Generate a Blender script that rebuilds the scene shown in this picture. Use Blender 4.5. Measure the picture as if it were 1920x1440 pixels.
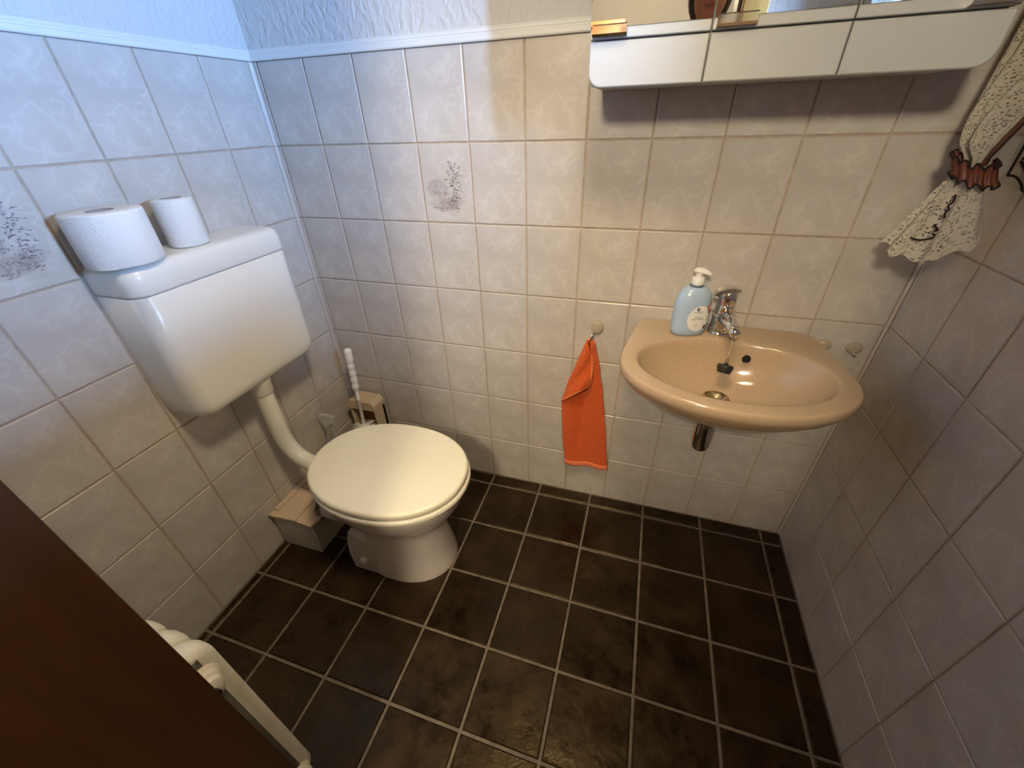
import bpy, bmesh, math, random
from mathutils import Vector, Matrix, noise
for o in list(bpy.data.objects): bpy.data.objects.remove(o)
SC = bpy.context.scene
COL = SC.collection
R = math.radians
PI = math.pi
random.seed(7)

# ------------------------------------------------------------------ camera
CAMP = Vector((1.0862, -1.1246, 1.2456))
cam_d = bpy.data.cameras.new('camera'); cam = bpy.data.objects.new('camera', cam_d); COL.objects.link(cam)
RIGHT = Vector((.9547, .2961, -.0290)); UP = Vector((-.1392, .5319, .8353))
FWD = Vector((-.2631, .7934, -.5490)).normalized()
RIGHT = (RIGHT - FWD * RIGHT.dot(FWD)).normalized(); UP = RIGHT.cross(FWD)
cam.matrix_world = Matrix(((RIGHT.x, UP.x, -FWD.x, CAMP.x), (RIGHT.y, UP.y, -FWD.y, CAMP.y), (RIGHT.z, UP.z, -FWD.z, CAMP.z), (0, 0, 0, 1)))
cam_d.sensor_width = 36; cam_d.lens = 36 * 757.4 / 1920; cam_d.clip_start = .01
SC.camera = cam

# ------------------------------------------------------------------ room measures (metres)
W = 1.681            # inner width
YF = -1.07           # inner face of the wall with the doorway
ZC = 2.35            # ceiling
TW, TH = .1511, .2   # wall tile pitch
Z6, ZT = .1972, 1.394
WIN = (-.98, -.74, 1.28, 1.95)     # y0,y1,z0,z1 of the window opening
DOOR = (.65, 1.27, 2.02)

# ------------------------------------------------------------------ world and light
wd = bpy.data.worlds.new('sky'); SC.world = wd; wd.use_nodes = True
bg = wd.node_tree.nodes['Background']; bg.inputs[0].default_value = (.27, .51, 1, 1); bg.inputs[1].default_value = 480.0
def light(name, kind, loc, power, col, size=.1, rot=None, sizey=None):
    l = bpy.data.lights.new(name, kind); l.energy = power; l.color = col
    if kind == 'AREA':
        l.size = size
        if sizey: l.shape = 'RECTANGLE'; l.size_y = sizey
    else: l.shadow_soft_size = size
    o = bpy.data.objects.new(name, l); COL.objects.link(o); o.location = loc
    if rot: o.rotation_euler = rot
    return o
po = light('window_portal', 'AREA', (W + .17, (WIN[0] + WIN[1]) / 2, (WIN[2] + WIN[3]) / 2), 1, (1, 1, 1), WIN[1] - WIN[0], (0, R(90), 0), WIN[3] - WIN[2])
po.data.size = WIN[3] - WIN[2]; po.data.size_y = WIN[1] - WIN[0]
po.data.cycles.is_portal = True
SC.view_settings.view_transform = 'Standard'; SC.view_settings.look = 'None'
SC.view_settings.gamma = 1; SC.view_settings.use_curve_mapping = False
SC.view_settings.exposure = 0.42

LAMP_W = 38
HALL_W = 66
# ------------------------------------------------------------------ materials
def mat(name, col, rough=.5, metal=0, spec=.5, **k):
    m = bpy.data.materials.new(name); m.use_nodes = True
    b = m.node_tree.nodes['Principled BSDF']
    b.inputs['Base Color'].default_value = (*col, 1); b.inputs['Roughness'].default_value = rough
    b.inputs['Metallic'].default_value = metal; b.inputs['Specular IOR Level'].default_value = spec
    for a, v in k.items(): b.inputs[a.replace('_', ' ')].default_value = v
    return m
class NT:
    def __init__(s, m): s.m = m; s.n = m.node_tree.nodes; s.l = m.node_tree.links; s.b = s.n['Principled BSDF']
    def node(s, t, **k):
        n = s.n.new(t)
        for a, v in k.items():
            if a in n.inputs.keys(): n.inputs[a].default_value = v
            else: setattr(n, a, v)
        return n
    def link(s, a, b): s.l.new(a, b)
    def coord(s, scale=(1, 1, 1), rot=(0, 0, 0), kind='Object'):
        t = s.node('ShaderNodeTexCoord'); mp = s.node('ShaderNodeMapping')
        mp.inputs['Scale'].default_value = scale; mp.inputs['Rotation'].default_value = rot
        s.link(t.outputs[kind], mp.inputs[0]); return mp.outputs[0]
    def noise(s, vec, scale, detail=4, rough=.5, dist=0):
        n = s.node('ShaderNodeTexNoise', Scale=scale, Detail=detail, Roughness=rough, Distortion=dist)
        if vec: s.link(vec, n.inputs['Vector'])
        return n.outputs['Fac']
    def ramp(s, fac, stops):
        r = s.node('ShaderNodeValToRGB'); e = r.color_ramp.elements
        while len(e) < len(stops): e.new(.5)
        for i, (p, c) in enumerate(stops):
            e[i].position = p; e[i].color = (*c, 1) if isinstance(c, tuple) else (c, c, c, 1)
        s.link(fac, r.inputs[0]); return r.outputs[0]
    def mix(s, fac, a, b, mode='MIX'):
        n = s.node('ShaderNodeMix', data_type='RGBA', blend_type=mode)
        for sock, v in ((n.inputs[0], fac), (n.inputs[6], a), (n.inputs[7], b)):
            if hasattr(v, 'is_linked'): s.link(v, sock)
            else: sock.default_value = v if not isinstance(v, tuple) else (*v, 1)
        return n.outputs[2]
    def bump(s, h, strength=.3, dist=.002):
        n = s.node('ShaderNodeBump', Strength=strength, Distance=dist); s.link(h, n.inputs['Height']); s.link(n.outputs[0], s.b.inputs['Normal'])
    def color(s, c): s.link(c, s.b.inputs['Base Color'])
    def rough(s, c): s.link(c, s.b.inputs['Roughness'])

def tile_material():
    m = mat('marbled_tile', (.7, .67, .64), .28, spec=.5); t = NT(m); v = t.coord((1, .001, 1))
    v2 = t.coord((1, .001, .8), (0, R(-24), 0))
    cloud = t.noise(v, 11, 3, .55)
    base = t.ramp(cloud, [(.3, (.45, .408, .36)), (.52, (.51, .468, .418)), (.72, (.545, .503, .452))])
    def ridge(vec, sc, wd, det=4, off=.5):
        n = t.noise(vec, sc, det, .45, 0)
        d = t.node('ShaderNodeMath', operation='SUBTRACT'); t.link(n, d.inputs[0]); d.inputs[1].default_value = off
        ab = t.node('ShaderNodeMath', operation='ABSOLUTE'); t.link(d.outputs[0], ab.inputs[0])
        return t.ramp(ab.outputs[0], [(0, 1.0), (wd * .4, .55), (wd, 0.0)])
    v3 = t.coord((.85, .001, 1), (0, R(35), 0))
    r1, r2 = ridge(v2, 11, .030, 2.5), ridge(v3, 17, .030, 2, .53)
    mx = t.node('ShaderNodeMath', operation='MAXIMUM'); t.link(r1, mx.inputs[0]); t.link(r2, mx.inputs[1])
    patch = t.ramp(t.noise(v, 18, 2), [(.38, .1), (.58, 1.0)])
    f = t.node('ShaderNodeMath', operation='MULTIPLY'); t.link(mx.outputs[0], f.inputs[0]); t.link(patch, f.inputs[1])
    f2 = t.node('ShaderNodeMath', operation='MULTIPLY'); t.link(f.outputs[0], f2.inputs[0]); f2.inputs[1].default_value = .55
    t.color(t.mix(f2.outputs[0], base, (.63, .595, .545)))
    t.bump(t.noise(v, 40, 3), .05, .002)
    return m
M = {}
M['tile'] = tile_material()
def grout_material(name, c1, c2, sc=60):
    m = mat(name, c1, .9, spec=.2); t = NT(m); v = t.coord()
    t.color(t.ramp(t.noise(v, sc, 4), [(.3, c1), (.7, c2)])); t.bump(t.noise(v, 400, 3), .4, .001); return m
M['grout'] = grout_material('wall_grout', (.40, .31, .23), (.50, .40, .31))
M['fgrout'] = grout_material('floor_grout', (.13, .105, .08), (.20, .165, .125))
M['caulk'] = mat('corner_silicone', (.55, .48, .42), .45)
def floor_tile_material():
    m = mat('dark_brown_stoneware', (.02, .013, .009), .4, spec=.36, Specular_Tint=(1, .76, .42, 1)); t = NT(m)
    oi = t.node('ShaderNodeObjectInfo'); v = t.coord()
    add = t.node('ShaderNodeVectorMath', operation='ADD'); t.link(v, add.inputs[0])
    rm = t.node('ShaderNodeMath', operation='MULTIPLY'); rm.inputs[1].default_value = 37; t.link(oi.outputs['Random'], rm.inputs[0]); t.link(rm.outputs[0], add.inputs[1])
    v = add.outputs[0]
    cl = t.noise(v, 9, 5, .62)
    c = t.ramp(cl, [(.3, (.007, .0036, .002)), (.5, (.015, .0082, .0045)), (.72, (.030, .0175, .009))])
    hv = t.node('ShaderNodeHueSaturation'); t.link(c, hv.inputs['Color'])
    mr = t.node('ShaderNodeMapRange'); t.link(oi.outputs['Random'], mr.inputs[0]); mr.inputs[3].default_value = .75; mr.inputs[4].default_value = 1.35
    t.link(mr.outputs[0], hv.inputs['Value']); t.color(hv.outputs[0])
    t.rough(t.ramp(t.noise(v, 16, 6, .7), [(.36, .17), (.5, .32), (.66, .52)]))
    ms = t.node('ShaderNodeMath', operation='MULTIPLY_ADD'); t.link(t.noise(v, 22, 5, .6), ms.inputs[0]); ms.inputs[1].default_value = .35
    t.link(t.noise(v, 5, 2), ms.inputs[2]); t.bump(ms.outputs[0], .7, .008)
    return m
M['ftile'] = floor_tile_material()
def plaster_material(name, col=(.56, .55, .53)):
    m = mat(name, col, .9, spec=.2); t = NT(m)
    v = t.coord((1, 1, .6)); n = t.node('ShaderNodeTexVoronoi', feature='SMOOTH_F1', Scale=70.0); 
    w = t.node('ShaderNodeTexNoise', Scale=30.0, Detail=3.0); t.link(v, w.inputs['Vector'])
    wv = t.node('ShaderNodeVectorMath', operation='MULTIPLY_ADD'); t.link(w.outputs['Color'], wv.inputs[0]); wv.inputs[1].default_value = (.05, .05, .05); t.link(v, wv.inputs[2]); t.link(wv.outputs[0], n.inputs['Vector'])
    h = t.ramp(n.outputs['Distance'], [(.25, 0.0), (.55, 1.0)]); t.bump(h, .55, .003); return m
M['plaster'] = plaster_material('rough_white_plaster')
M['hallwall'] = mat('hall_grey_paint', (.20, .195, .185), .9)
M['trim'] = mat('white_trim_paint', (.68, .68, .66), .5)
def wood(name, c1, c2, rot=(0, 0, 0), sc=(22, 22, 1.4)):
    m = mat(name, c1, .42, spec=.4); t = NT(m); v = t.coord(sc, rot)
    g = t.noise(v, 2.2, 6, .6, .6); t.color(t.ramp(g, [(.3, c1), (.7, c2)])); t.bump(g, .12, .001); return m
M['wood'] = wood('stained_wood', (.42, .20, .045), (.52, .28, .075))
M['wood_dark'] = wood('shade_darkened_wood', (.034, .0125, .0038), (.052, .019, .006))  # stained wood with shade put into the colour; on reveals it cuts bounce
M['wood2'] = wood('cupboard_wood', (.16, .06, .02), (.26, .11, .035))
M['ceil'] = wood('pine_ceiling', (.40, .26, .12), (.50, .34, .17))
M['white_plastic'] = mat('white_cistern_plastic', (.73, .72, .67), .28)
M['pipe_plastic'] = mat('ivory_pipe_plastic', (.74, .72, .64), .3)
def cream_plastic():
    m = mat('cream_lid_plastic', (.84, .76, .56), .3); t = NT(m); v = t.coord()
    t.color(t.ramp(t.noise(v, 4, 3), [(.3, (.84, .79, .615)), (.7, (.885, .84, .68))])); return m
M['lid'] = cream_plastic()
M['seat'] = mat('ivory_seat_plastic', (.76, .73, .62), .3)
M['ceramic'] = mat('toilet_ceramic', (.64, .575, .53), .12, spec=.6)
def basin_ceramic():
    m = mat('bahama_beige_ceramic', (.60, .42, .28), .13, spec=.6); t = NT(m); v = t.coord()
    t.color(t.ramp(t.noise(v, 260, 2), [(.3, (.43, .31, .195)), (.6, (.475, .345, .225))])); return m
M['basin'] = basin_ceramic()
M['chrome'] = mat('chrome', (.82, .80, .78), .07, 1)
M['chrome_worn'] = mat('dull_chrome', (.55, .50, .42), .22, 1)
def rusty():
    m = mat('limescaled_drain_metal', (.3, .22, .12), .4, .7); t = NT(m); v = t.coord()
    t.color(t.ramp(t.noise(v, 90, 5), [(.35, (.10, .05, .02)), (.5, (.34, .24, .12)), (.7, (.55, .5, .4))])); return m
M['rust'] = rusty()
M['black'] = mat('black_rubber', (.012, .012, .012), .5)
M['dark'] = mat('painted_hole_dark', (.004, .004, .004), .9)  # near-black colour standing in for the darkness inside the basin holes
M['white'] = mat('white_plastic', (.80, .79, .76), .35)
M['cabinet'] = mat('white_cabinet_plastic', (.43, .445, .435), .4)
M['mirror'] = mat('mirror_glass', (.9, .9, .88), .01, 1)
def paper():
    m = mat('embossed_tissue_paper', (.72, .71, .69), .95, spec=.1); t = NT(m); v = t.coord()
    vo = t.node('ShaderNodeTexVoronoi', Scale=75.0, feature='F1'); t.link(v, vo.inputs['Vector'])
    h = t.ramp(vo.outputs['Distance'], [(.18, 0.0), (.3, 1.0), (.42, .2)]); t.bump(h, .35, .0015); return m
M['paper'] = paper()
M['core'] = mat('cardboard_core', (.33, .30, .27), .9)
def terry():
    m = mat('orange_terry', (.66, .10, .022), .95, spec=.1); t = NT(m); v = t.coord()
    n = t.noise(v, 420, 2); t.color(t.ramp(t.noise(v, 200, 3), [(.3, (.60, .085, .02)), (.7, (.74, .14, .035))])); t.bump(n, .8, .003)
    t.b.inputs['Sheen Weight'].default_value = .35; t.b.inputs['Sheen Tint'].default_value = (1, .5, .3, 1); return m
M['terry'] = terry()
M['hem'] = mat('orange_hem', (.78, .21, .08), .9)
def lace(name, base=(.66, .61, .50)):
    m = mat(name, base, .9, spec=.1); t = NT(m); v = t.coord(kind='UV')
    vo = t.node('ShaderNodeTexVoronoi', Scale=1.0, feature='F1', Randomness=.55); t.link(v, vo.inputs['Vector'])
    hole = t.ramp(vo.outputs['Distance'], [(.32, 0.0), (.40, 1.0)])
    bigv = t.noise(v, .16, 3); dens = t.ramp(bigv, [(.52, 0.0), (.64, 1.0)])
    mx = t.node('ShaderNodeMath', operation='MAXIMUM'); t.link(hole, mx.inputs[0]); t.link(dens, mx.inputs[1])
    tr = t.node('ShaderNodeBsdfTransparent'); tl = t.node('ShaderNodeBsdfTranslucent', Color=(.6, .56, .48, 1)); ms0 = t.node('ShaderNodeMixShader'); ms0.inputs[0].default_value = .3
    t.link(t.b.outputs[0], ms0.inputs[1]); t.link(tl.outputs[0], ms0.inputs[2])
    ms = t.node('ShaderNodeMixShader'); t.link(mx.outputs[0], ms.inputs[0]); t.link(tr.outputs[0], ms.inputs[1]); t.link(ms0.outputs[0], ms.inputs[2])
    t.link(ms.outputs[0], t.n['Material Output'].inputs['Surface'])
    t.bump(vo.outputs['Distance'], .6, .002); return m
M['lace'] = lace('white_net_lace')
M['brown_cloth'] = wood('rust_brown_cloth', (.085, .02, .007), (.17, .042, .016), sc=(60, 60, 60))
M['stitch'] = mat('black_brown_stitching', (.012, .006, .006), .9)
M['soap'] = mat('blue_soap_bottle', (.40, .53, .70), .22, spec=.5, Subsurface_Weight=.0)
M['label'] = mat('soap_label_paper', (.80, .80, .76), .5)
M['ink'] = mat('label_ink', (.03, .03, .04), .6)
M['red'] = mat('label_red', (.5, .02, .03), .5)
M['green'] = mat('label_dark', (.05, .06, .08), .5)
M['collar'] = mat('dark_bottle_neck', (.10, .15, .19), .3)  # dark blue-grey ring at the bottle neck
M['brown_box'] = wood('brown_plastic_holder', (.20, .085, .02), (.28, .125, .035), sc=(8, 8, 8))
M['beige_box'] = mat('beige_plastic', (.55, .44, .29), .4)
def clear_plastic():
    m = mat('clear_plastic', (.75, .75, .74), .12, spec=.5); t = NT(m)
    tr = t.node('ShaderNodeBsdfTransparent', Color=(.86, .86, .86, 1)); ms = t.node('ShaderNodeMixShader'); fr = t.node('ShaderNodeLayerWeight', Blend=.35)
    r = t.ramp(fr.outputs['Facing'], [(0.0, .2), (1.0, .85)])
    t.link(r, ms.inputs[0]); t.link(tr.outputs[0], ms.inputs[1]); t.link(t.b.outputs[0], ms.inputs[2]); t.link(ms.outputs[0], t.n['Material Output'].inputs['Surface']); return m
M['clear'] = clear_plastic()
M['dirt'] = grout_material('dirty_pipe_sealant', (.06, .04, .02), (.42, .36, .28), 70)
M['oldtile'] = mat('beige_broken_tile', (.60, .47, .33), .45)
M['radiator'] = grout_material('old_cream_radiator_paint', (.62, .56, .43), (.72, .68, .56), 25)
M['radiator'].node_tree.nodes['Principled BSDF'].inputs['Roughness'].default_value = .4
M['glass'] = mat('window_glass', (1, 1, 1), .0, spec=.5)
def glass():
    m = M['glass']; t = NT(m); tr = t.node('ShaderNodeBsdfTransparent'); gl = t.node('ShaderNodeBsdfGlossy', Roughness=.02); ms = t.node('ShaderNodeMixShader'); ms.inputs[0].default_value = .06
    t.link(tr.outputs[0], ms.inputs[1]); t.link(gl.outputs[0], ms.inputs[2]); t.link(ms.outputs[0], t.n['Material Output'].inputs['Surface'])
glass()
M['print'] = mat('mauve_print', (.20, .155, .155), .4)
def wash():
    m = mat('mauve_wash_print', (.45, .38, .36), .35); t = NT(m); v = t.coord()
    tr = t.node('ShaderNodeBsdfTransparent'); ms = t.node('ShaderNodeMixShader')
    at = t.node('ShaderNodeAttribute', attribute_name='fade'); n = t.ramp(t.noise(v, 75, 5, .65), [(.3, 0.1), (.65, 1.0)])
    mu = t.node('ShaderNodeMath', operation='MULTIPLY'); t.link(n, mu.inputs[0]); t.link(at.outputs['Fac'], mu.inputs[1])
    t.link(mu.outputs[0], ms.inputs[0]); t.link(tr.outputs[0], ms.inputs[1]); t.link(t.b.outputs[0], ms.inputs[2]); t.link(ms.outputs[0], t.n['Material Output'].inputs['Surface']); return m
M['wash'] = wash()
M['skin'] = mat('skin', (.36, .16, .10), .5)
M['hair'] = mat('dark_hair', (.018, .012, .010), .5)
M['shirt'] = mat('dark_grey_shirt', (.06, .065, .075), .9)
M['trousers'] = mat('dark_blue_trousers', (.03, .04, .07), .9)
def emit(name, col, s):
    m = bpy.data.materials.new(name); m.use_nodes = True; t = m.node_tree; t.nodes.clear()
    e = t.nodes.new('ShaderNodeEmission'); e.inputs[0].default_value = (*col, 1); e.inputs[1].default_value = s
    o = t.nodes.new('ShaderNodeOutputMaterial'); t.links.new(e.outputs[0], o.inputs[0]); return m
M['bulb'] = emit('warm_bulb_glow', (1, .66, .28), 50)
M['hallbulb'] = emit('hall_bulb_glow', (1, .85, .60), HALL_W / (PI * 4 * PI * .098 ** 2))

# ------------------------------------------------------------------ builders
def wpos(o):
    p = Vector(o.location)
    while o.parent: o = o.parent; p += Vector(o.location)
    return p
def tag(o, label=None, cat=None, group=None, kind=None):
    for k, v in (('label', label), ('category', cat), ('group', group), ('kind', kind)):
        if v: o[k] = v
    return o
def thing(name, loc, label, cat, group=None):
    o = bpy.data.objects.new(name, None); COL.objects.link(o); o.location = loc; o.empty_display_size = .05
    return tag(o, label, cat, group)
def put(name, verts, faces, m, parent=None, smooth=False, origin=None, label=None, autos=None):
    verts = [Vector(v) for v in verts]
    if origin is None:
        lo = [min(v[i] for v in verts) for i in range(3)]; hi = [max(v[i] for v in verts) for i in range(3)]
        origin = Vector(((lo[0] + hi[0]) / 2, (lo[1] + hi[1]) / 2, lo[2]))
    origin = Vector(origin)
    me = bpy.data.meshes.new(name); me.from_pydata([v - origin for v in verts], [], faces); me.update()
    bm = bmesh.new(); bm.from_mesh(me); bmesh.ops.recalc_face_normals(bm, faces=bm.faces); bm.to_mesh(me); bm.free()
    if m: me.materials.append(m)
    if smooth: me.polygons.foreach_set('use_smooth', [True] * len(me.polygons))
    if autos:
        me.polygons.foreach_set('use_smooth', [True] * len(me.polygons)); me.set_sharp_from_angle(angle=R(autos))
    o = bpy.data.objects.new(name, me); COL.objects.link(o)
    if parent: o.parent = parent; o.location = origin - wpos(parent)
    else: o.location = origin
    if label: o['label'] = label
    return o
def box_vf(lo, hi):
    x0, y0, z0 = lo; x1, y1, z1 = hi
    v = [(x0, y0, z0), (x1, y0, z0), (x1, y1, z0), (x0, y1, z0), (x0, y0, z1), (x1, y0, z1), (x1, y1, z1), (x0, y1, z1)]
    return v, [(0, 3, 2, 1), (4, 5, 6, 7), (0, 1, 5, 4), (1, 2, 6, 5), (2, 3, 7, 6), (3, 0, 4, 7)]
def box(name, lo, hi, m, parent=None, bevel=0, seg=3, label=None):
    v, f = box_vf(lo, hi); o = put(name, v, f, m, parent, label=label)
    if bevel:
        bm = bmesh.new(); bm.from_mesh(o.data); bmesh.ops.bevel(bm, geom=bm.edges[:], offset=bevel, segments=seg, profile=.6, affect='EDGES', clamp_overlap=True)
        bm.to_mesh(o.data); bm.free(); o.data.polygons.foreach_set('use_smooth', [True] * len(o.data.polygons)); o.data.set_sharp_from_angle(angle=R(28 if seg == 1 else 50))
    return o
def joined(parts):
    V, F = [], []
    for v, f in parts:
        n = len(V); V += [Vector(a) for a in v]; F += [tuple(i + n for i in q) for q in f]
    return V, F
def loft_vf(rings, cap0=True, cap1=True, closed=True):
    n = len(rings[0]); V = [Vector(p) for r in rings for p in r]; F = []
    for i in range(len(rings) - 1):
        for j in range(n if closed else n - 1):
            a = i * n + j; b = i * n + (j + 1) % n; F.append((a, b, b + n, a + n))
    if cap0: F.append(tuple(range(n - 1, -1, -1)))
    if cap1: F.append(tuple((len(rings) - 1) * n + j for j in range(n)))
    return V, F
def lathe_vf(prof, c, seg=32, axis=Vector((0, 0, 1)), cap=True):
    axis = Vector(axis).normalized(); u = axis.orthogonal().normalized(); w = axis.cross(u); c = Vector(c)
    rings = [[c + axis * z + (u * math.cos(2 * PI * j / seg) + w * math.sin(2 * PI * j / seg)) * max(r, 1e-5) for j in range(seg)] for r, z in prof]
    return loft_vf(rings, cap, cap)
def smooth_path(pts, n=8):
    pts = [Vector(p) for p in pts]; out = []
    for i in range(len(pts) - 1):
        p0 = pts[max(i - 1, 0)]; p1 = pts[i]; p2 = pts[i + 1]; p3 = pts[min(i + 2, len(pts) - 1)]
        for k in range(n):
            t = k / n
            out.append(.5 * ((2 * p1) + (p2 - p0) * t + (2 * p0 - 5 * p1 + 4 * p2 - p3) * t * t + (3 * p1 - p0 - 3 * p2 + p3) * t ** 3))
    return out + [pts[-1]]
def tube_vf(path, r, seg=12):
    path = [Vector(p) for p in path]; rings = []; N = None
    for i, p in enumerate(path):
        t = (path[min(i + 1, len(path) - 1)] - path[max(i - 1, 0)]).normalized()
        N = t.orthogonal().normalized() if N is None else (N - t * N.dot(t)).normalized()
        B = t.cross(N); rr = r(i / (len(path) - 1)) if callable(r) else r
        rings.append([p + (N * math.cos(2 * PI * j / seg) + B * math.sin(2 * PI * j / seg)) * rr for j in range(seg)])
    return loft_vf(rings)
def grid_obj(name, fn, nu, nv, m, parent=None, uvs=(1, 1), thick=0, smooth=True, label=None):
    V = [Vector(fn(i / nu, j / nv)) for j in range(nv + 1) for i in range(nu + 1)]
    F = [(j * (nu + 1) + i, j * (nu + 1) + i + 1, (j + 1) * (nu + 1) + i + 1, (j + 1) * (nu + 1) + i) for j in range(nv) for i in range(nu)]
    o = put(name, V, F, m, parent, smooth, label=label)
    uv = o.data.uv_layers.new(name='UVMap')
    for l in o.data.loops:
        vi = l.vertex_index; uv.data[l.index].uv = ((vi % (nu + 1)) / nu * uvs[0], (vi // (nu + 1)) / nv * uvs[1])
    if thick:
        s = o.modifiers.new('thickness', 'SOLIDIFY'); s.thickness = thick; s.offset = 0
    return o
def sel(a, b, t): return a + (b - a) * t
def ss(t): t = min(max(t, 0), 1); return t * t * (3 - 2 * t)

# ------------------------------------------------------------------ floor
floor = tag(box('floor', (-.12, YF - .02, -.08), (W + .12, .12, -.0035), M['fgrout']), kind='structure')
FX, FY, FSX, FSY = .6242, -.0532, .1992, .1942
def tile_mesh(name, w, h, m, t=.0035, b=.0018, cx=0, cz=0, wav=0):
    # a tile lying in x,z, glazed face towards -y; (cx, cz): centre of a cut tile inside the full one
    x0, x1, z0, z1 = cx - w / 2, cx + w / 2, cz - h / 2, cz + h / 2
    V = []
    for y, i in ((t, 0), (b * .8, 0), (0, b)):
        V += [(x0 + i, y, z0 + i), (x1 - i, y, z0 + i), (x1 - i, y, z1 - i), (x0 + i, y, z1 - i)]
    F = [(8, 9, 10, 11)] + [(k * 4 + j, k * 4 + (j + 1) % 4, k * 4 + 4 + (j + 1) % 4, k * 4 + 4 + j) for k in (0, 1) for j in range(4)]
    me = bpy.data.meshes.new(name); me.from_pydata(V, [], F); me.materials.append(m)
    bm = bmesh.new(); bm.from_mesh(me); bmesh.ops.recalc_face_normals(bm, faces=bm.faces)
    # outside is -y for the big face
    for f in bm.faces:
        if abs(f.normal.y) > .99 and f.normal.y > 0: bmesh.ops.reverse_faces(bm, faces=bm.faces[:]); break
    bm.to_mesh(me); bm.free(); return me
_cache = {}
def tile(name, m, w, h, cx, cz, loc, rot, parent, t=.0035, b=.0018):
    key = (m.name, round(w, 3), round(h, 3), round(cx, 3), round(cz, 3))
    if key not in _cache: _cache[key] = tile_mesh(name, w, h, m, t, b, cx, cz)
    o = bpy.data.objects.new(name, _cache[key]); COL.objects.link(o); o.parent = parent
    o.location = Vector(loc) - wpos(parent); o.rotation_euler = rot; return o
def clip(lo, hi, a, b): return max(lo, a), min(hi, b)
FG = .0075
for i in range(-4, 6):
    for j in range(-1, 7):
        x0, x1 = clip(.002, W - .002, FX + i * FSX + FG / 2, FX + (i + 1) * FSX - FG / 2)
        y1, y0 = FY - j * FSY - FG / 2, FY - (j + 1) * FSY + FG / 2
        y0, y1 = clip(YF + .002, -.002, y0, y1)
        if x1 - x0 < .006 or y1 - y0 < .006: continue
        cx, cy = FX + (i + .5) * FSX, FY - (j + .5) * FSY
        tx, ty = random.uniform(-.25, .25), random.uniform(-.25, .25)
        # glazed face up: -y -> +z (rotation -90 about x); local z runs along +y
        tile('floor_tile', M['ftile'], x1 - x0, y1 - y0, (x0 + x1) / 2 - cx, (y0 + y1) / 2 - cy, (cx, cy, random.uniform(-.0004, .0004)), (R(-90 + tx), R(ty), 0), floor, .0045, .003)

# ------------------------------------------------------------------ walls with tiles
GR = .0040; TD = .003
def wall_rows():
    z = [(0.001, Z6 - GR / 2, 0)]
    for k in range(6): z.append((Z6 + k * TH + GR / 2, min(Z6 + (k + 1) * TH, ZT) - (GR / 2 if k < 5 else 0), k + 1))
    return z
def tile_wall(parent, o, ux, rz, cols, holes=()):
    # o: wall origin (x,y), ux: unit along the wall, cols: list of (a,b,centre) along the wall
    out = {}
    for ci, (a, b, c) in enumerate(cols):
        for z0, z1, r in wall_rows():
            cz = Z6 + (r - .5) * TH
            spans = [(a, b, z0, z1)]
            for h in holes:
                if b > h[0] and a < h[1] and z1 > h[2]: 
                    ns = []
                    for (p, q, e, f) in spans:
                        if e < h[2] - .01: ns.append((p, q, e, h[2]))
                        if p < h[0] - .01: ns.append((p, h[0], max(e, h[2] + GR), f))
                        if q > h[1] + .01: ns.append((h[1], q, max(e, h[2] + GR), f))
                    spans = ns
            for (p, q, e, f) in spans:
                s = 1 if rz >= 0 and rz < 1 else 1
                cxl = (p + q) / 2 - c
                if rz < 0: cxl = -cxl           # local x runs against the wall direction
                if rz > 0: cxl = -cxl
                t = tile('wall_tile', M['tile'], q - p, f - e, cxl, (e + f) / 2 - cz, (o[0] + ux[0] * c, o[1] + ux[1] * c, cz), (0, 0, rz), parent)
                out[(ci, r)] = t
    return out
BA = .0147; LO = -.0101; RO = -.0131
wall_back = tag(box('wall_back', (-.12, TD, -.02), (W + .12, .12, ZC), M['grout']), kind='structure')
cols = [(.0035, BA - GR / 2, BA / 2 + .003)] + [(BA + i * TW + GR / 2, min(BA + (i + 1) * TW, W - .003) - GR / 2, BA + (i + .5) * TW) for i in range(11)]
tb = tile_wall(wall_back, (0, 0), (1, 0), 0, cols)
box('plaster', (-.003, -.0005, ZT + .004), (W + .003, .0035, ZC), M['plaster'], wall_back)
# left wall: faces +x, columns counted from the back corner towards the camera
wall_left = tag(box('wall_left', (-.12, YF - .12, -.02), (-TD, .003, ZC), M['grout']), kind='structure')
lcols = [(.0035, -LO - GR / 2, .007)] + [(-LO + i * TW + GR / 2, min(-LO + (i + 1) * TW, -YF) - GR / 2, -LO + (i + .5) * TW) for i in range(8)]
tl = tile_wall(wall_left, (0, 0), (0, -1), R(90), lcols)
box('plaster', (-.0035, YF, ZT + .004), (.0005, .003, ZC), M['plaster'], wall_left)
# right wall with the window opening
wy0, wy1, wz0, wz1 = WIN
V, F = joined([box_vf((W + TD, YF - .12, -.02), (W + .2, .003, wz0)), box_vf((W + TD, YF - .12, wz1), (W + .2, .003, ZC)),
               box_vf((W + TD, YF - .12, wz0), (W + .2, wy0, wz1)), box_vf((W + TD, wy1, wz0), (W + .2, .003, wz1))])
wall_right = tag(put('wall_right', V, F, M['grout']), kind='structure')
rcols = [(.0035, -RO - GR / 2, .0085)] + [(-RO + i * TW + GR / 2, min(-RO + (i + 1) * TW, -YF) - GR / 2, -RO + (i + .5) * TW) for i in range(7)]
def tile_wall_r(): 
    return tile_wall(wall_right, (W, 0), (0, -1), R(-90), rcols, [(-wy1, -wy0, wz0)])
tr_ = tile_wall_r()
for lo, hi in (((W - .0005, YF, wz1), (W + .0035, .003, ZC)), ((W - .0005, YF, ZT + .004), (W + .0035, wy0, wz1)), ((W - .0005, wy1, ZT + .004), (W + .0035, .003, wz1))):
    box('plaster', lo, hi, M['plaster'], wall_right)
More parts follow.
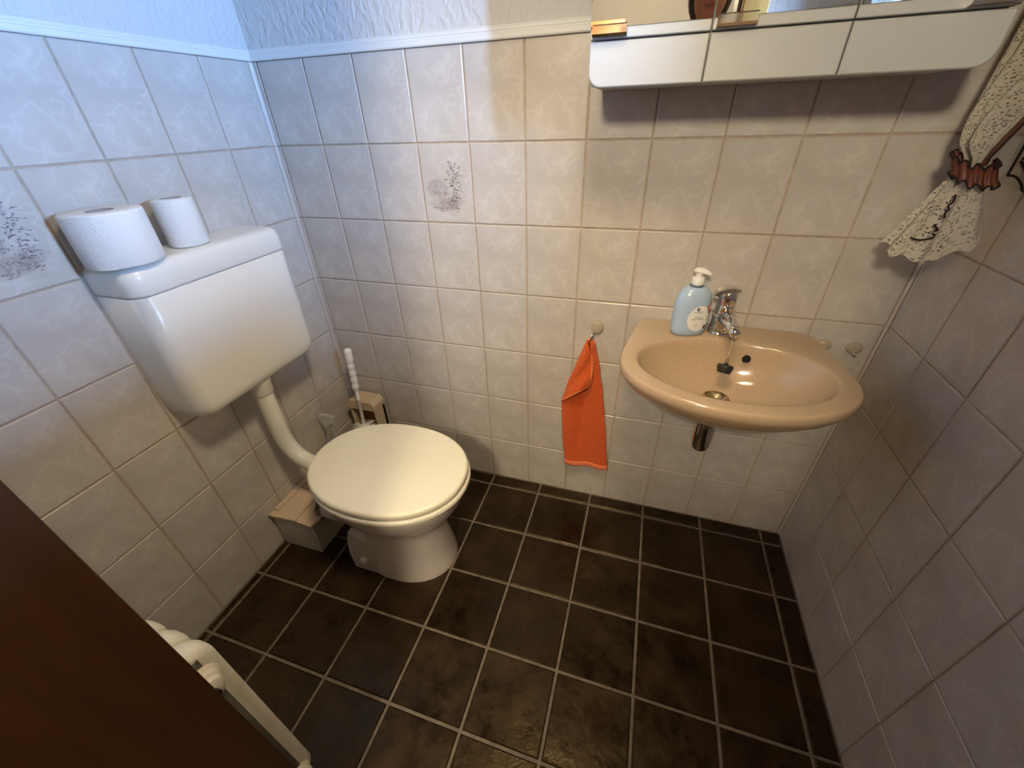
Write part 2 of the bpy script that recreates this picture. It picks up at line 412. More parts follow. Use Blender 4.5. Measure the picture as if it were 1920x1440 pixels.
# front wall with the doorway
V, F = joined([box_vf((-.12, YF - .12, -.02), (DOOR[0], YF, ZC)), box_vf((DOOR[1], YF - .12, -.02), (W + .2, YF, ZC)), box_vf((DOOR[0], YF - .12, DOOR[2]), (DOOR[1], YF, ZC))])
wall_front = tag(put('wall_front', V, F, M['plaster']), kind='structure')
ceiling = tag(box('ceiling', (-.12, YF - .12, ZC), (W + .2, .12, ZC + .08), M['ceil']), kind='structure')
# white moulded strip above the tiles
def trim(name, a, b, nrm):
    a, b, n = Vector(a), Vector(b), Vector(nrm)
    prof = [(0, 0), (.007, .0005), (.0085, .003), (.0085, .011), (.0065, .013), (.0065, .0155), (.0075, .017), (.006, .022), (.003, .0255), (0, .0265)]
    rings = [[p + n * d + Vector((0, 0, ZT + h)) for d, h in prof] for p in (a, b)]
    V, F = loft_vf(rings); return tag(put(name, V, F, M['trim']), kind='structure')
trim('trim_1', (0, 0, 0), (W, 0, 0), (0, -1, 0)); trim('trim_2', (0, YF, 0), (0, 0, 0), (1, 0, 0))
trim('trim_3', (W, wy1, 0), (W, 0, 0), (-1, 0, 0))
# silicone in the corners
for nm, x, s in (('trim_4', 0, 1), ('trim_5', W, -1)):
    V, F = loft_vf([[Vector((x, 0, z)), Vector((x + s * .005, 0, z)), Vector((x + s * .002, -.002, z)), Vector((x, -.005, z))] for z in (0, ZT)])
    tag(put(nm, V, F, M['caulk']), kind='structure')

# printed landscape on two of the tiles
def decor(t):
    rnd = random.Random(3); base = t
    def flat(name, V, F, m, z):
        me = bpy.data.meshes.new(name); me.from_pydata([(x * 1.3 - .006, z, y * 1.3 - .004) for x, y in V], [], F); me.materials.append(m)
        o = bpy.data.objects.new(name, me); COL.objects.link(o); o.parent = base; return o
    n, V, F = 24, [(0.0, 0.0)], []
    fade = [1.0]
    # pale mauve wash: hill, water and bank
    V, F, fade = [], [], []
    for (cx, cy, a, b) in ((-.018, -.004, .030, .022), (-.008, -.034, .036, .018), (.020, -.03, .022, .016)):
        k = len(V); V.append((cx, cy)); fade.append(.5)
        for rr, fd in ((.7, .4), (1.0, 0)):
            for j in range(n):
                q = 1 + .12 * noise.noise(Vector((math.cos(2 * PI * j / n) * 2 + cx * 90, math.sin(2 * PI * j / n) * 2, rr)))
                V.append((cx + a * rr * q * math.cos(2 * PI * j / n), cy + b * rr * q * math.sin(2 * PI * j / n))); fade.append(fd)
        for j in range(n):
            a1, a2 = k + 1 + j, k + 1 + (j + 1) % n; F.append((k, a1, a2)); F.append((a1, a1 + n, a2 + n, a2))
    o = flat('landscape_wash', V, F, M['wash'], -.0003)
    at = o.data.attributes.new('fade', 'FLOAT', 'POINT'); at.data.foreach_set('value', fade)
    # needle foliage, branches, ground strokes
    V, F = [], []
    def stroke(x, y, l, ang, w):
        k = len(V); c, s = math.cos(ang), math.sin(ang)
        for u, h in ((-l, 0), (-l * .3, w), (l * .4, w * .7), (l, 0), (l * .3, -w * .6), (-l * .4, -w * .8)):
            V.append((x + u * c - h * s, y + u * s + h * c))
        F.append(tuple(range(k, k + 6)))
    for lev in range(11):
        yy = .045 - lev * .0072
        for q in range(16):
            xx = .021 + rnd.gauss(0, .009) + (.004 if lev % 2 else -.003)
            stroke(xx, yy + rnd.gauss(0, .0017) - abs(xx - .021) * .18, rnd.uniform(.0012, .0036), rnd.gauss(0, .3) - (xx - .021) * 14, rnd.uniform(.0003, .0008))
    for q in range(12): stroke(.021 + rnd.gauss(0, .002), .04 - q * .007, .0035, PI / 2 + rnd.gauss(0, .2), .0004)
    for q in range(46): stroke(rnd.uniform(-.035, .03), -.043 + rnd.gauss(0, .003), rnd.uniform(.001, .004), rnd.gauss(0, .25), rnd.uniform(.0003, .0007))
    for q in range(20): stroke(rnd.uniform(-.012, .022), rnd.uniform(-.04, -.026), rnd.uniform(.002, .004), PI / 2 + rnd.gauss(0, .35), .0003)
    for q in range(30): stroke(rnd.uniform(-.036, .012), -.012 + rnd.gauss(0, .0025), rnd.uniform(.001, .003), rnd.gauss(0, .3), .0004)
    flat('landscape_print', V, F, M['print'], -.0005)
decor(tb[(4, 5)]); decor(tl[(5, 5)])

# ------------------------------------------------------------------ window (in the wall on the right)
win = thing('window_1', (W + .16, (wy0 + wy1) / 2, wz0), None, None); win['kind'] = 'structure'
for lo, hi in (((W + .13, wy0, wz0), (W + .19, wy0 + .05, wz1)), ((W + .13, wy1 - .05, wz0), (W + .19, wy1, wz1)), ((W + .13, wy0, wz0), (W + .19, wy1, wz0 + .05)), ((W + .13, wy0, wz1 - .05), (W + .19, wy1, wz1))):
    box('window_frame', lo, hi, M['wood_dark'], win, .004)
box('pane', (W + .158, wy0 + .05, wz0 + .05), (W + .162, wy1 - .05, wz1 - .05), M['glass'], win)
box('window_sill', (W - .012, wy0, wz0 - .002), (W + .13, wy1, wz0 + .012), M['trim'], win, .003)
for lo, hi in (((W, wy0 - .004, wz0), (W + .13, wy0 + .001, wz1)), ((W, wy1 - .001, wz0), (W + .13, wy1 + .004, wz1)), ((W, wy0, wz1 - .001), (W + .13, wy1, wz1 + .004))):
    box('window_reveal', lo, hi, M['wood_dark'], win)

V, F = loft_vf([[Vector((1.89, y, 2.02)), Vector((2.95, y, 1.74)), Vector((2.95, y, 1.79)), Vector((1.89, y, 2.09))] for y in (-1.22, 1.4)])
tag(put('sky_shield', V, F, M['wood2']), kind='structure')  # unseen slab added outside the window to cut the high sky light
tag(box('ground', (1.9, -12, -.3), (20, 12, -.2), mat('outdoor_ground', (.16, .15, .13), .9)), kind='structure')

# ------------------------------------------------------------------ doorway
dr = thing('door_1', ((DOOR[0] + DOOR[1]) / 2, YF - .06, 0), None, None); dr['kind'] = 'structure'
d0, d1, dz = DOOR
box('jamb', (d0 - .07, YF - .152, 0), (d0 + .012, YF + .032, dz + .05), M['wood_dark'], dr, .003)  # unlit side of the door frame, darkened by its colour
box('jamb', (d1 - .012, YF - .13, 0), (d1 + .006, YF + .001, dz - .02), M['wood_dark'], dr, .002)
box('jamb_head', (d0 + .012, YF - .13, dz - .022), (d1, YF, dz), M['wood'], dr, .002)
for y0, y1 in ((YF, YF + .032), (YF - .152, YF - .12)):
    box('architrave', (d1 - .002, y0, 0), (d1 + .072, y1, dz + .045), M['wood'], dr, .006)
    box('architrave_head', (d0 + .012, y0, dz - .01), (d1 + .072, y1, dz + .06), M['wood'], dr, .006)
# hall behind the doorway
HY = -2.9
tag(box('floor_hall', (-.6, HY, -.08), (1.9, YF - .02, -.003), M['wood2']), kind='structure')
tag(box('ceiling_hall', (-.6, HY, ZC), (1.9, YF - .12, ZC + .08), M['ceil']), kind='structure')
tag(box('wall_hall_end', (-.6, HY - .1, -.08), (1.9, HY, ZC + .08), M['hallwall']), kind='structure')
tag(box('wall_hall_left', (-.7, HY - .1, -.08), (-.6, YF - .12, ZC + .08), M['hallwall']), kind='structure')
tag(box('wall_hall_right', (1.8, HY - .1, -.08), (1.88, YF - .12, ZC + .08), M['hallwall']), kind='structure')
V, F = box_vf((-.7, YF - .13, -.02), (-.12, YF - .115, ZC))
tag(put('wall_hall_front', V, F, M['hallwall']), kind='structure')

# ------------------------------------------------------------------ toilet
ty = -.409
t = thing('toilet', (.46, ty, 0), 'beige floor standing toilet with closed cream lid', 'toilet')
def ell(z, xc, a, b, n=48, p=2.15, flat=0):
    out = []
    for j in range(n):
        c, s = math.cos(2 * PI * j / n), math.sin(2 * PI * j / n)
        x = a * math.copysign(abs(c) ** (2 / p), c); y = b * math.copysign(abs(s) ** (2 / p), s)
        if flat and x < -a + flat: x = -a + flat
        out.append(Vector((xc + x - .007, ty + y, z)))
    return out
rings = [ell(.0, .464, .166, .124), ell(.012, .464, .166, .124), ell(.05, .462, .160, .116), ell(.10, .460, .154, .107), ell(.15, .456, .151, .101), ell(.18, .452, .153, .101),
         ell(.205, .449, .162, .108), ell(.225, .45, .175, .120), ell(.25, .453, .194, .139), ell(.275, .456, .209, .153), ell(.305, .459, .222, .165), ell(.335, .461, .230, .172), ell(.352, .462, .232, .174), ell(.358, .462, .228, .170)]
V, F = loft_vf(rings); put('bowl', V, F, M['ceramic'], t, autos=60)
# outlet spigot at the back of the bowl
V, F = tube_vf([(.33, ty, .16), (.27, ty, .165), (.235, ty, .165)], .052, 24); put('outlet', V, F, M['ceramic'], t, autos=50)
def slab(z0, z1, xc, a, b, r, dome=0):
    rr = []
    for k in range(6):
        q = k / 5 * PI / 2; rr.append(ell(z0 + r - r * math.cos(q), xc, a - r + r * math.sin(q), b - r + r * math.sin(q)))
    for k in range(6):
        q = k / 5 * PI / 2; rr.append(ell(z1 - r + r * math.sin(q), xc, a - r + r * math.cos(q), b - r + r * math.cos(q)))
    for s in (.9, .7, .45, .2, .05): rr.append(ell(z1 + dome * (1 - s * s), xc, (a - r) * s, (b - r) * s))
    return loft_vf(rr)
V, F = slab(.3585, .3785, .462, .2455, .187, .008); put('seat', V, F, M['seat'], t, autos=60)
V, F = slab(.3800, .404, .460, .2425, .184, .010, .004); put('lid', V, F, M['lid'], t, autos=60)
for s in (-1, 1):
    V, F = lathe_vf([(.0, -.012), (.011, -.012), (.011, .012), (0, .012)], (.232, ty + s * .075, .374), 16, (0, 1, 0)); put('hinge', V, F, M['white'], t, autos=40)
# flat fixing ear with bolt cap on both sides of the foot
for s in (-1, 1):
    prof = [(.312, 0), (.405, 0), (.402, .06), (.398, .115), (.385, .155), (.335, .19), (.318, .14), (.308, .07)]
    V, F = loft_vf([[Vector((x, ty + s * (.085 + d * .9), z)) for x, z in prof] for d in (0, .036)])
    ear = put('fixing_ear', V, F, M['ceramic'], t)
    V, F = lathe_vf([(.015, 0), (.0155, .005), (.0135, .010), (.008, .014), (0, .0155)], (.362, ty + s * .117, .055), 20, (0, s, 0)); put('bolt_cap', V, F, M['ceramic'], ear, autos=60)

# ------------------------------------------------------------------ cistern on the left wall
c = thing('cistern', (.0, -.406, .64), 'white plastic cistern hung on the tiled wall behind the toilet', 'cistern')
def rrect(x0, x1, y0, y1, z, r, n=6, back=True):
    # plan outline with rounded front corners (front = +x)
    pts = [Vector((x0, y0, z))]
    for k in range(n + 1):
        q = -PI / 2 + k / n * PI / 2; pts.append(Vector((x1 - r + r * math.cos(q), y0 + r + r * math.sin(q), z)))
    for k in range(n + 1):
        q = k / n * PI / 2; pts.append(Vector((x1 - r + r * math.cos(q), y1 - r + r * math.sin(q), z)))
    pts.append(Vector((x0, y1, z))); return pts
cy0, cy1, cd = -.612, -.202, .128
rings = []
for z, ins, d in ((.640, .030, .098), (.641, .022, .105), (.646, .013, .113), (.656, .006, .119), (.672, .002, .1225), (.70, .001, .1235), (.85, 0, .126), (.957, 0, .128), (.9585, .002, .126)):
    rings.append(rrect(.0015, d, cy0 + ins, cy1 - ins, z, .034))
V, F = loft_vf(rings); put('tank', V, F, M['white_plastic'], c, autos=60)
rings = []
for z, ins, d in ((.9595, .002, .126), (.961, 0, .1285), (.965, -.0008, .1295), (.995, -.0005, .129), (1.008, .002, .1265), (1.015, .007, .121), (1.0185, .014, .114), (1.02, .024, .104)):
    rings.append(rrect(.0015, d, cy0 + ins, cy1 - ins, z, .034))
V, F = loft_vf(rings); put('cistern_lid', V, F, M['white_plastic'], c, autos=60)
# flush pipe
fp = thing('flush_pipe', (.07, -.415, .3), 'ivory plastic flush pipe bending from cistern down to toilet', 'pipe')
path = smooth_path([(.072, -.409, .64), (.072, -.409, .60), (.072, -.409, .46), (.078, -.409, .40), (.105, -.409, .352), (.145, -.409, .328), (.19, -.409, .318), (.2285, -.409, .314)], 8)
V, F = tube_vf(path, .0255, 28); put('pipe', V, F, M['pipe_plastic'], fp, autos=60)
V, F = lathe_vf([(.0, -.052), (.029, -.052), (.0315, -.048), (.0315, -.022), (.034, -.018), (.034, -.004), (0, -.004)], (.072, -.409, .6435), 32); put('collar_nut', V, F, M['pipe_plastic'], fp, autos=40)

# ------------------------------------------------------------------ pipe box behind the toilet
pb = thing('pipe_box', (.08, -.42, 0), 'low tiled pipe casing with chipped beige top and waste sleeve behind toilet', 'pipe casing')
box('casing', (.0, -.512, -.0), (.164, -.27, .146), M['oldtile'], pb)
for lo, hi in (((.012, -.516, .002), (.155, -.512, .142)), ((.158, -.516, .002), (.166, -.512, .142))): box('casing_tile', lo, hi, M['tile'], pb, .001, 1)
box('casing_tile', (.164, -.514, .002), (.168, -.276, .142), M['tile'], pb, .001, 1)
def slabpoly(name, pts, z0, z1, m, par):
    V, F = loft_vf([[Vector((x, y, z)) for x, y in pts] for z in (z0, z1)]); return put(name, V, F, m, par)
slabpoly('broken_tile', [(.001, -.524), (.108, -.517), (.110, -.512), (.110, -.44), (.108, -.395), (.028, -.392), (.026, -.50)], .1465, .153, M['oldtile'], pb)
slabpoly('broken_tile', [(.113, -.512), (.118, -.519), (.176, -.522), (.186, -.487), (.172, -.455), (.150, -.437), (.113, -.445)], .1465, .153, M['oldtile'], pb)
slabpoly('broken_tile', [(.003, -.495), (.024, -.495), (.026, -.29), (.003, -.28)], .1465, .1535, M['oldtile'], pb)
slabpoly('broken_tile', [(.03, -.389), (.108, -.391), (.112, -.34), (.12, -.29), (.03, -.285)], .1465, .153, M['oldtile'], pb)
# waste connector between casing and toilet, with dirty sealant
V, F = tube_vf([(.1645, ty, .165), (.20, ty, .165), (.2345, ty, .165)], .066, 28); slv = put('waste_sleeve', V, F, M['white_plastic'], pb, autos=50)
rings = []
for k in range(33):
    a = 2 * PI * k / 32; rr = .064 + .006 * noise.noise(Vector((math.cos(a) * 3, math.sin(a) * 3, 1)))
    cc = Vector((.172 + .004 * math.sin(3 * a), ty + rr * math.cos(a), .165 + rr * math.sin(a))); o_ = Vector((0, math.cos(a), math.sin(a)))
    rings.append([cc + (o_ * math.cos(q * PI / 4) + Vector((1, 0, 0)) * math.sin(q * PI / 4)) * (.009 + .003 * noise.noise(cc * 60)) for q in range(8)])
V, F = loft_vf(rings, False, False); put('sealant_ring', V, F, M['dirt'], slv, smooth=True)

# ------------------------------------------------------------------ paper rolls on the cistern
def roll(x, y, z, r, h, ri, label):
    t = thing('toilet_paper_roll', (x, y, z), label, 'toilet paper', 'toilet paper rolls on the cistern')
    sg = 48
    prof = [(ri, .001), (r * .55, .0), (r - .004, .0), (r - .001, .002), (r, .005), (r * 1.003, h * .5), (r, h - .005), (r - .001, h - .002), (r - .004, h), (r * .55, h + .0004), (ri, h - .001), (ri, .001)]
    V, F = lathe_vf(prof, (x, y, z), sg, cap=False); put('paper', V, F, M['paper'], t, autos=40)
    V, F = lathe_vf([(ri - .0002, .0), (ri - .0002, h), (ri - .0018, h), (ri - .0018, .0), (ri - .0002, 0)], (x, y, z), sg, cap=False); put('core', V, F, M['core'], t, autos=40)
    q = [Vector((x + r * 1.008 * math.cos(a), y + r * 1.008 * math.sin(a), zz)) for a in [R(-75 + 6 * k) for k in range(6)] for zz in (z + .002, z + h - .002)]
    put('loose_end', q, [(2 * k, 2 * k + 2, 2 * k + 3, 2 * k + 1) for k in range(5)], M['paper'], t, smooth=True)
roll(.073, -.563, 1.0205, .066, .101, .022, 'thick full toilet paper roll on the cistern')
roll(.068, -.419, 1.0205, .040, .100, .021, 'thin half used toilet paper roll on the cistern')

# ------------------------------------------------------------------ wash basin
BX = 1.315
b = thing('wash_basin', (BX, -.2, .6), 'beige ceramic hand basin mounted on the tiled wall', 'basin')
ZB = .763; BC = Vector((BX, -.235))
def outer(a):
    # outline of the basin seen from above: straight back, sides opening outwards, elliptical front
    pts = [(-.208, -.0015), (-.216, -.03), (-.226, -.10), (-.238, -.17), (-.2455, -.225), (-.2455, -.255), (-.238, -.29), (-.218, -.325), (-.185, -.356), (-.14, -.384), (-.09, -.402), (-.04, -.411), (0, -.414)]
    poly = [Vector((BX + x, y)) for x, y in pts] + [Vector((BX - x, y)) for x, y in reversed(pts[:-1])]
    d = Vector((math.cos(a), math.sin(a))); best = None
    for i in range(len(poly)):
        p, q = poly[i], poly[(i + 1) % len(poly)]; e = q - p; den = d.x * e.y - d.y * e.x
        if abs(den) < 1e-9: continue
        w = p - BC; tt = (w.x * e.y - w.y * e.x) / den; uu = (w.x * d.y - w.y * d.x) / den
        if tt > 0 and -1e-6 <= uu <= 1 + 1e-6: best = tt if best is None else min(best, tt)
    return best
NB = 96; ang = [2 * PI * j / NB for j in range(NB)]; OUT = [outer(a) for a in ang]
for _ in range(2): OUT = [(OUT[j - 1] + 2 * OUT[j] + OUT[(j + 1) % NB]) / 4 if not (30 < j < 66 and False) else OUT[j] for j in range(NB)]
def inner(a):
    s = math.sin(a); bb = .139; aa = .205
    return 1 / math.sqrt((math.cos(a) / aa) ** 2 + (s / bb) ** 2)
INN = [inner(a) for a in ang]
DR = Vector((BX - .003, -.19)); ZD = .640
def ring(fr, z, off=0, dz=None):
    out = []
    for j, a in enumerate(ang):
        r = fr(j); p = BC + Vector((math.cos(a), math.sin(a))) * r; p.y = min(p.y, -.0015); out.append(Vector((p.x, p.y, z(j) if callable(z) else z)))
    return out
def toward(fr, z, tgt, k):
    return [Vector((sel(tgt.x, p.x, k), min(sel(tgt.y, p.y, k), -.0015), p.z)) for p in ring(fr, z)]
UB = Vector((BX, -.17))
rings = [toward(lambda j: OUT[j], .612, UB, .12), toward(lambda j: OUT[j], .615, UB, .30), toward(lambda j: OUT[j], .632, UB, .52), toward(lambda j: OUT[j], .665, UB, .72), toward(lambda j: OUT[j], .70, UB, .87), toward(lambda j: OUT[j], .722, UB, .955),
         ring(lambda j: OUT[j] - .006, .733), ring(lambda j: OUT[j] - .0015, .739), ring(lambda j: OUT[j], .746), ring(lambda j: OUT[j], .755), ring(lambda j: OUT[j] - .002, .7605), ring(lambda j: OUT[j] - .005, ZB), ring(lambda j: OUT[j] - .0075, ZB),
         ring(lambda j: sel(INN[j] + .008, OUT[j] - .01, .6), ZB), ring(lambda j: INN[j] + .007, ZB + .0003), ring(lambda j: INN[j] + .0025, ZB - .001), ring(lambda j: INN[j] - .002, ZB - .006)]
for k, z in ((.96, .742), (.90, .720), (.80, .694), (.66, .672), (.48, .658), (.30, .648), (.17, .643)):
    rings.append([Vector((sel(DR.x, BC.x + math.cos(a) * INN[j], k), sel(DR.y, BC.y + math.sin(a) * INN[j], k), z)) for j, a in enumerate(ang)])
rings.append([Vector((DR.x + .024 * math.cos(a), DR.y + .024 * math.sin(a), ZD)) for a in ang])
rings.append([Vector((DR.x + .018 * math.cos(a), DR.y + .018 * math.sin(a), .620)) for a in ang])
V, F = loft_vf(rings); put('bowl', V, F, M['basin'], b, autos=55)
V, F = lathe_vf([(.014, -.006), (.018, .0005), (.025, .0045), (.030, .0045), (.032, .0005), (.030, -.002)], (DR.x, DR.y, ZD + .004), 36, cap=False); put('drain_ring', V, F, M['rust'], b, autos=60)
V, F = lathe_vf([(.0165, 0), (.0165, .002), (0, .002)], (DR.x, DR.y, ZD - .008), 28); put('drain_hole_dark', V, F, M['dark'], b)  # disc coloured near black for the shade down the drain
ovn = Vector((0.05, -.82, .57)).normalized()
V, F = lathe_vf([(.0085, -.006), (.0095, .002), (0, .0023)], (BX + .055, -.1215, .729), 28, ovn); put('overflow_hole_dark', V, F, M['dark'], b)  # solid disc on the bowl, the hole's darkness is its colour
# chrome trap below the basin
tp = thing('sink_trap', (BX - .008, -.19, .5), 'chrome bottle trap hanging under the basin', 'trap')
TX, TY = BX - .008, -.19
V, F = lathe_vf([(.0, .0), (.030, .0), (.032, -.004), (.027, -.010), (.024, -.022), (.024, -.034), (0, -.034)], (TX, TY, .6125), 36); put('drain_tail', V, F, M['chrome'], tp, autos=40)
V, F = lathe_vf([(.0, .0), (.029, .0), (.0315, -.004), (.0315, -.012), (.029, -.016), (0, -.016)], (TX, TY, .585), 36); put('trap_nut', V, F, M['chrome'], tp, autos=40)
V, F = lathe_vf([(.0, .0), (.026, .0), (.0265, -.03), (.0255, -.07), (.0225, -.082), (.014, -.092), (0, -.096)], (TX, TY, .569), 36); put('trap_body', V, F, M['chrome'], tp, autos=60)
V, F = tube_vf([(TX, TY, .55), (TX, TY + .06, .55), (TX, -.002, .55)], .014, 20); put('waste_arm', V, F, M['chrome'], tp, autos=60)
V, F = lathe_vf([(.0, .0), (.03, .0), (.028, .006), (.016, .010), (0, .010)], (TX, -.0, .55), 28, (0, -1, 0)); put('wall_rosette', V, F, M['chrome'], tp, autos=40)

# angle valve under the basin
av = thing('angle_valve', (1.546, 0, .48), 'small chrome angle valve on the tiles below the basin', 'valve')
V, F = lathe_vf([(.0, .0), (.022, .0), (.02, .006), (.009, .009), (.009, .04), (0, .04)], (1.540, -.0, .505), 28, (0, -1, 0)); put('body', V, F, M['chrome'], av, autos=40)
V, F = lathe_vf([(.0, .0)] + [(.0105 + (.0015 if k % 2 else 0), .001 + k * .004) for k in range(6)] + [(0, .024)], (1.540, -.04, .505), 20, (0, -1, -.2)); put('knob', V, F, M['chrome'], av, autos=30)
V, F = tube_vf([(1.540, -.025, .505), (1.540, -.027, .56), (1.50, -.045, .585), (1.44, -.05, .60)], .005, 10); put('supply_hose', V, F, M['chrome'], av, autos=60)

# ------------------------------------------------------------------ mixer tap
TPX, TPY = 1.304, -.058
tap = thing('mixer_tap', (TPX, TPY, ZB), 'chrome single lever mixer tap on the basin', 'tap')
V, F = lathe_vf([(0, 0), (.0275, 0), (.0285, .003), (.0285, .006), (.0265, .009), (.0255, .010), (.0255, .0115), (.0275, .013), (.0272, .017), (.0245, .019), (0, .019)], (TPX, TPY, ZB + .0003), 40); put('base_ring', V, F, M['chrome'], tap, autos=35)
V, F = lathe_vf([(0, .017), (.0245, .017), (.0245, .035), (.0235, .06), (.0215, .072), (.0225, .0745), (.0225, .077), (.021, .079), (0, .079)], (TPX, TPY, ZB), 40); put('body', V, F, M['chrome'], tap, autos=40)
V, F = tube_vf(smooth_path([(TPX, TPY, ZB + .045), (TPX + .003, TPY - .03, ZB + .052), (TPX + .010, TPY - .062, ZB + .052), (TPX + .015, TPY - .084, ZB + .048)], 6), lambda k: sel(.0185, .0130, k), 24); sp = put('spout', V, F, M['chrome'], tap, autos=60)
V, F = lathe_vf([(0, -.012), (.0115, -.012), (.0125, -.009), (.0125, .008), (.010, .013), (.004, .0155), (0, .016)], (TPX + .016, TPY - .087, ZB + .046), 28, (.12, -.9, -.25)); put('aerator', V, F, M['chrome'], sp, autos=45)
# beaded chain wound around the tap
for k in range(26):
    a = 2 * PI * k / 26
    cpos = (TPX + .0245 * math.cos(a), TPY + .0245 * math.sin(a), ZB + .058 + .006 * math.sin(a + .5))
    V, F = lathe_vf([(0, -.0022), (.0018, -.0012), (.0022, 0), (.0018, .0012), (0, .0022)], cpos, 8); put('chain_bead', V, F, M['chrome'], tap, smooth=True)
head = lathe_vf([(0, .079), (.0205, .079), (.0225, .086), (.0225, .104), (.020, .114), (.013, .121), (0, .123)], (TPX, TPY, ZB), 36); hd = put('lever_cap', *head, M['chrome'], tap, autos=50)
lev = smooth_path([(TPX + .010, TPY + .006, ZB + .117), (TPX - .006, TPY - .010, ZB + .124), (TPX - .024, TPY - .028, ZB + .121), (TPX - .036, TPY - .042, ZB + .111)], 5)
rings = []
for i, p in enumerate(lev):
    k = i / (len(lev) - 1); d = (lev[min(i + 1, len(lev) - 1)] - lev[max(i - 1, 0)]).normalized(); s = Vector((0, 0, 1)).cross(d).normalized(); u = d.cross(s)
    w, h = sel(.021, .010, k), sel(.008, .0035, k); rings.append([p + s * w * math.cos(q * PI / 8) + u * h * math.sin(q * PI / 8) for q in range(16)])
V, F = loft_vf(rings); put('lever', V, F, M['chrome'], tap, autos=60)
V, F = lathe_vf([(.0055, 0), (.0055, .0012), (0, .0018)], (TPX - .004, TPY - .0222, ZB + .098), 20, (-.15, -1, .1)); put('hot_cold_dot', V, F, mat('dark_red_dot', (.06, .008, .01), .4), tap)

# plug on its chain
pg = thing('basin_plug', (1.335, -.165, .69), 'black rubber plug dangling on a chain from the tap', 'plug')
top = Vector((TPX + .016, TPY - .090, ZB + .035)); PL = Vector((1.318, -.165, .722))
cp = [top.lerp(PL + Vector((0, 0, .028)), k / 30) for k in range(31)]
V, F = joined([lathe_vf([(0, -.0012), (.001, 0), (0, .0012)], p, 6) for p in cp] + [tube_vf([cp[0], cp[-1]], .0004, 5)]); put('chain', V, F, M['chrome_worn'], pg)
for k, (dz, tilt) in enumerate(((.026, 0), (.019, 1), (.012, 0))):
    cc = PL + Vector((0, 0, dz)); u = Vector((1, 0, 0)) if tilt else Vector((.3, 1, 0)).normalized()
    V, F = tube_vf([cc + u * .0038 * math.cos(q * PI / 8) + Vector((0, 0, 1)) * .0052 * math.sin(q * PI / 8) for q in range(17)], .0008, 6); put('chain_link', V, F, M['chrome_worn'], pg, smooth=True)
V, F = lathe_vf([(0, -.010), (.0155, -.010), (.0185, .004), (.0185, .007), (.017, .009), (.005, .0095), (.0045, .014), (0, .015)], PL - Vector((0, 0, .003)), 28, (.12, .35, .93)); put('plug', V, F, M['black'], pg, autos=40)

# ------------------------------------------------------------------ soap bottle
SX, SY, SA = 1.225, -.075, R(20)
sb = thing('soap_bottle', (SX, SY, ZB), 'light blue liquid soap pump bottle with round label on basin', 'soap bottle')
def bot(w, d, z, n=40):
    out = []
    for j in range(n):
        q = 2 * PI * j / n; x = w * math.copysign(abs(math.cos(q)) ** (2 / 2.3), math.cos(q)); y = d * math.copysign(abs(math.sin(q)) ** (2 / 2.3), math.sin(q))
        out.append(Vector((SX + x * math.cos(SA) - y * math.sin(SA), SY + x * math.sin(SA) + y * math.cos(SA), ZB + z)))
    return out
BZ = .90
BP = [(.034, .020, .0005), (.040, .025, .003), (.043, .0275, .012), (.0445, .0285, .03), (.0445, .0285, .055), (.0445, .0285, .08), (.0435, .028, .10), (.040, .0265, .117), (.033, .023, .130), (.024, .019, .138), (.0165, .0155, .1405)]
BP = [(a_, b_, z_ * BZ) for a_, b_, z_ in BP]
V, F = loft_vf([bot(*p) for p in BP]); put('bottle', V, F, M['soap'], sb, autos=60)
V, F = lathe_vf([(0, .139), (.016, .139), (.0165, .143), (.015, .146), (0, .146)], (SX, SY, ZB - .014), 28); put('neck', V, F, M['collar'], sb, autos=40)
V, F = lathe_vf([(0, .146), (.0145, .146), (.015, .148), (.0142, .161), (.0125, .163), (0, .163)], (SX, SY, ZB - .014), 28); pu = put('pump_collar', V, F, M['white'], sb, autos=40)
V, F = lathe_vf([(0, .163), (.0075, .163), (.0075, .178), (0, .178)], (SX, SY, ZB - .014), 20); put('pump_stem', V, F, M['white'], pu, autos=40)
hx = Vector((math.cos(R(-15)), math.sin(R(-15)), 0)); hy = Vector((-hx.y, hx.x, 0)); rings = []
for k, (u, w, h) in enumerate(((-.013, .002, .001), (-.012, .008, .004), (-.006, .0115, .0075), (.004, .0115, .009), (.014, .0085, .008), (.021, .005, .0055), (.026, .0035, .003), (.027, .002, .001))):
    cc = Vector((SX, SY, ZB + .164 - max(u, 0) * .22)) + hx * u
    rings.append([cc + hy * w * math.cos(q * PI / 8) + Vector((0, 0, max(0, math.sin(q * PI / 8)) * h - (.0015 if math.sin(q * PI / 8) < 0 else 0))) for q in range(16)])
V, F = loft_vf(rings); put('pump_head', V, F, M['white'], sb, autos=50)
def on_bottle(u, v, off):
    # u along the broad face, v height -> point just outside the front of the bottle
    for i in range(len(BP) - 1):
        if BP[i][2] <= v <= BP[i + 1][2]:
            k = (v - BP[i][2]) / (BP[i + 1][2] - BP[i][2]); w = sel(BP[i][0], BP[i + 1][0], k); d = sel(BP[i][1], BP[i + 1][1], k); break
    uu = max(min(u / w, .985), -.985); y = -d * (1 - abs(uu) ** 2.3) ** (1 / 2.3) - off
    return Vector((SX + u * math.cos(SA) - y * math.sin(SA), SY + u * math.sin(SA) + y * math.cos(SA), ZB + v))
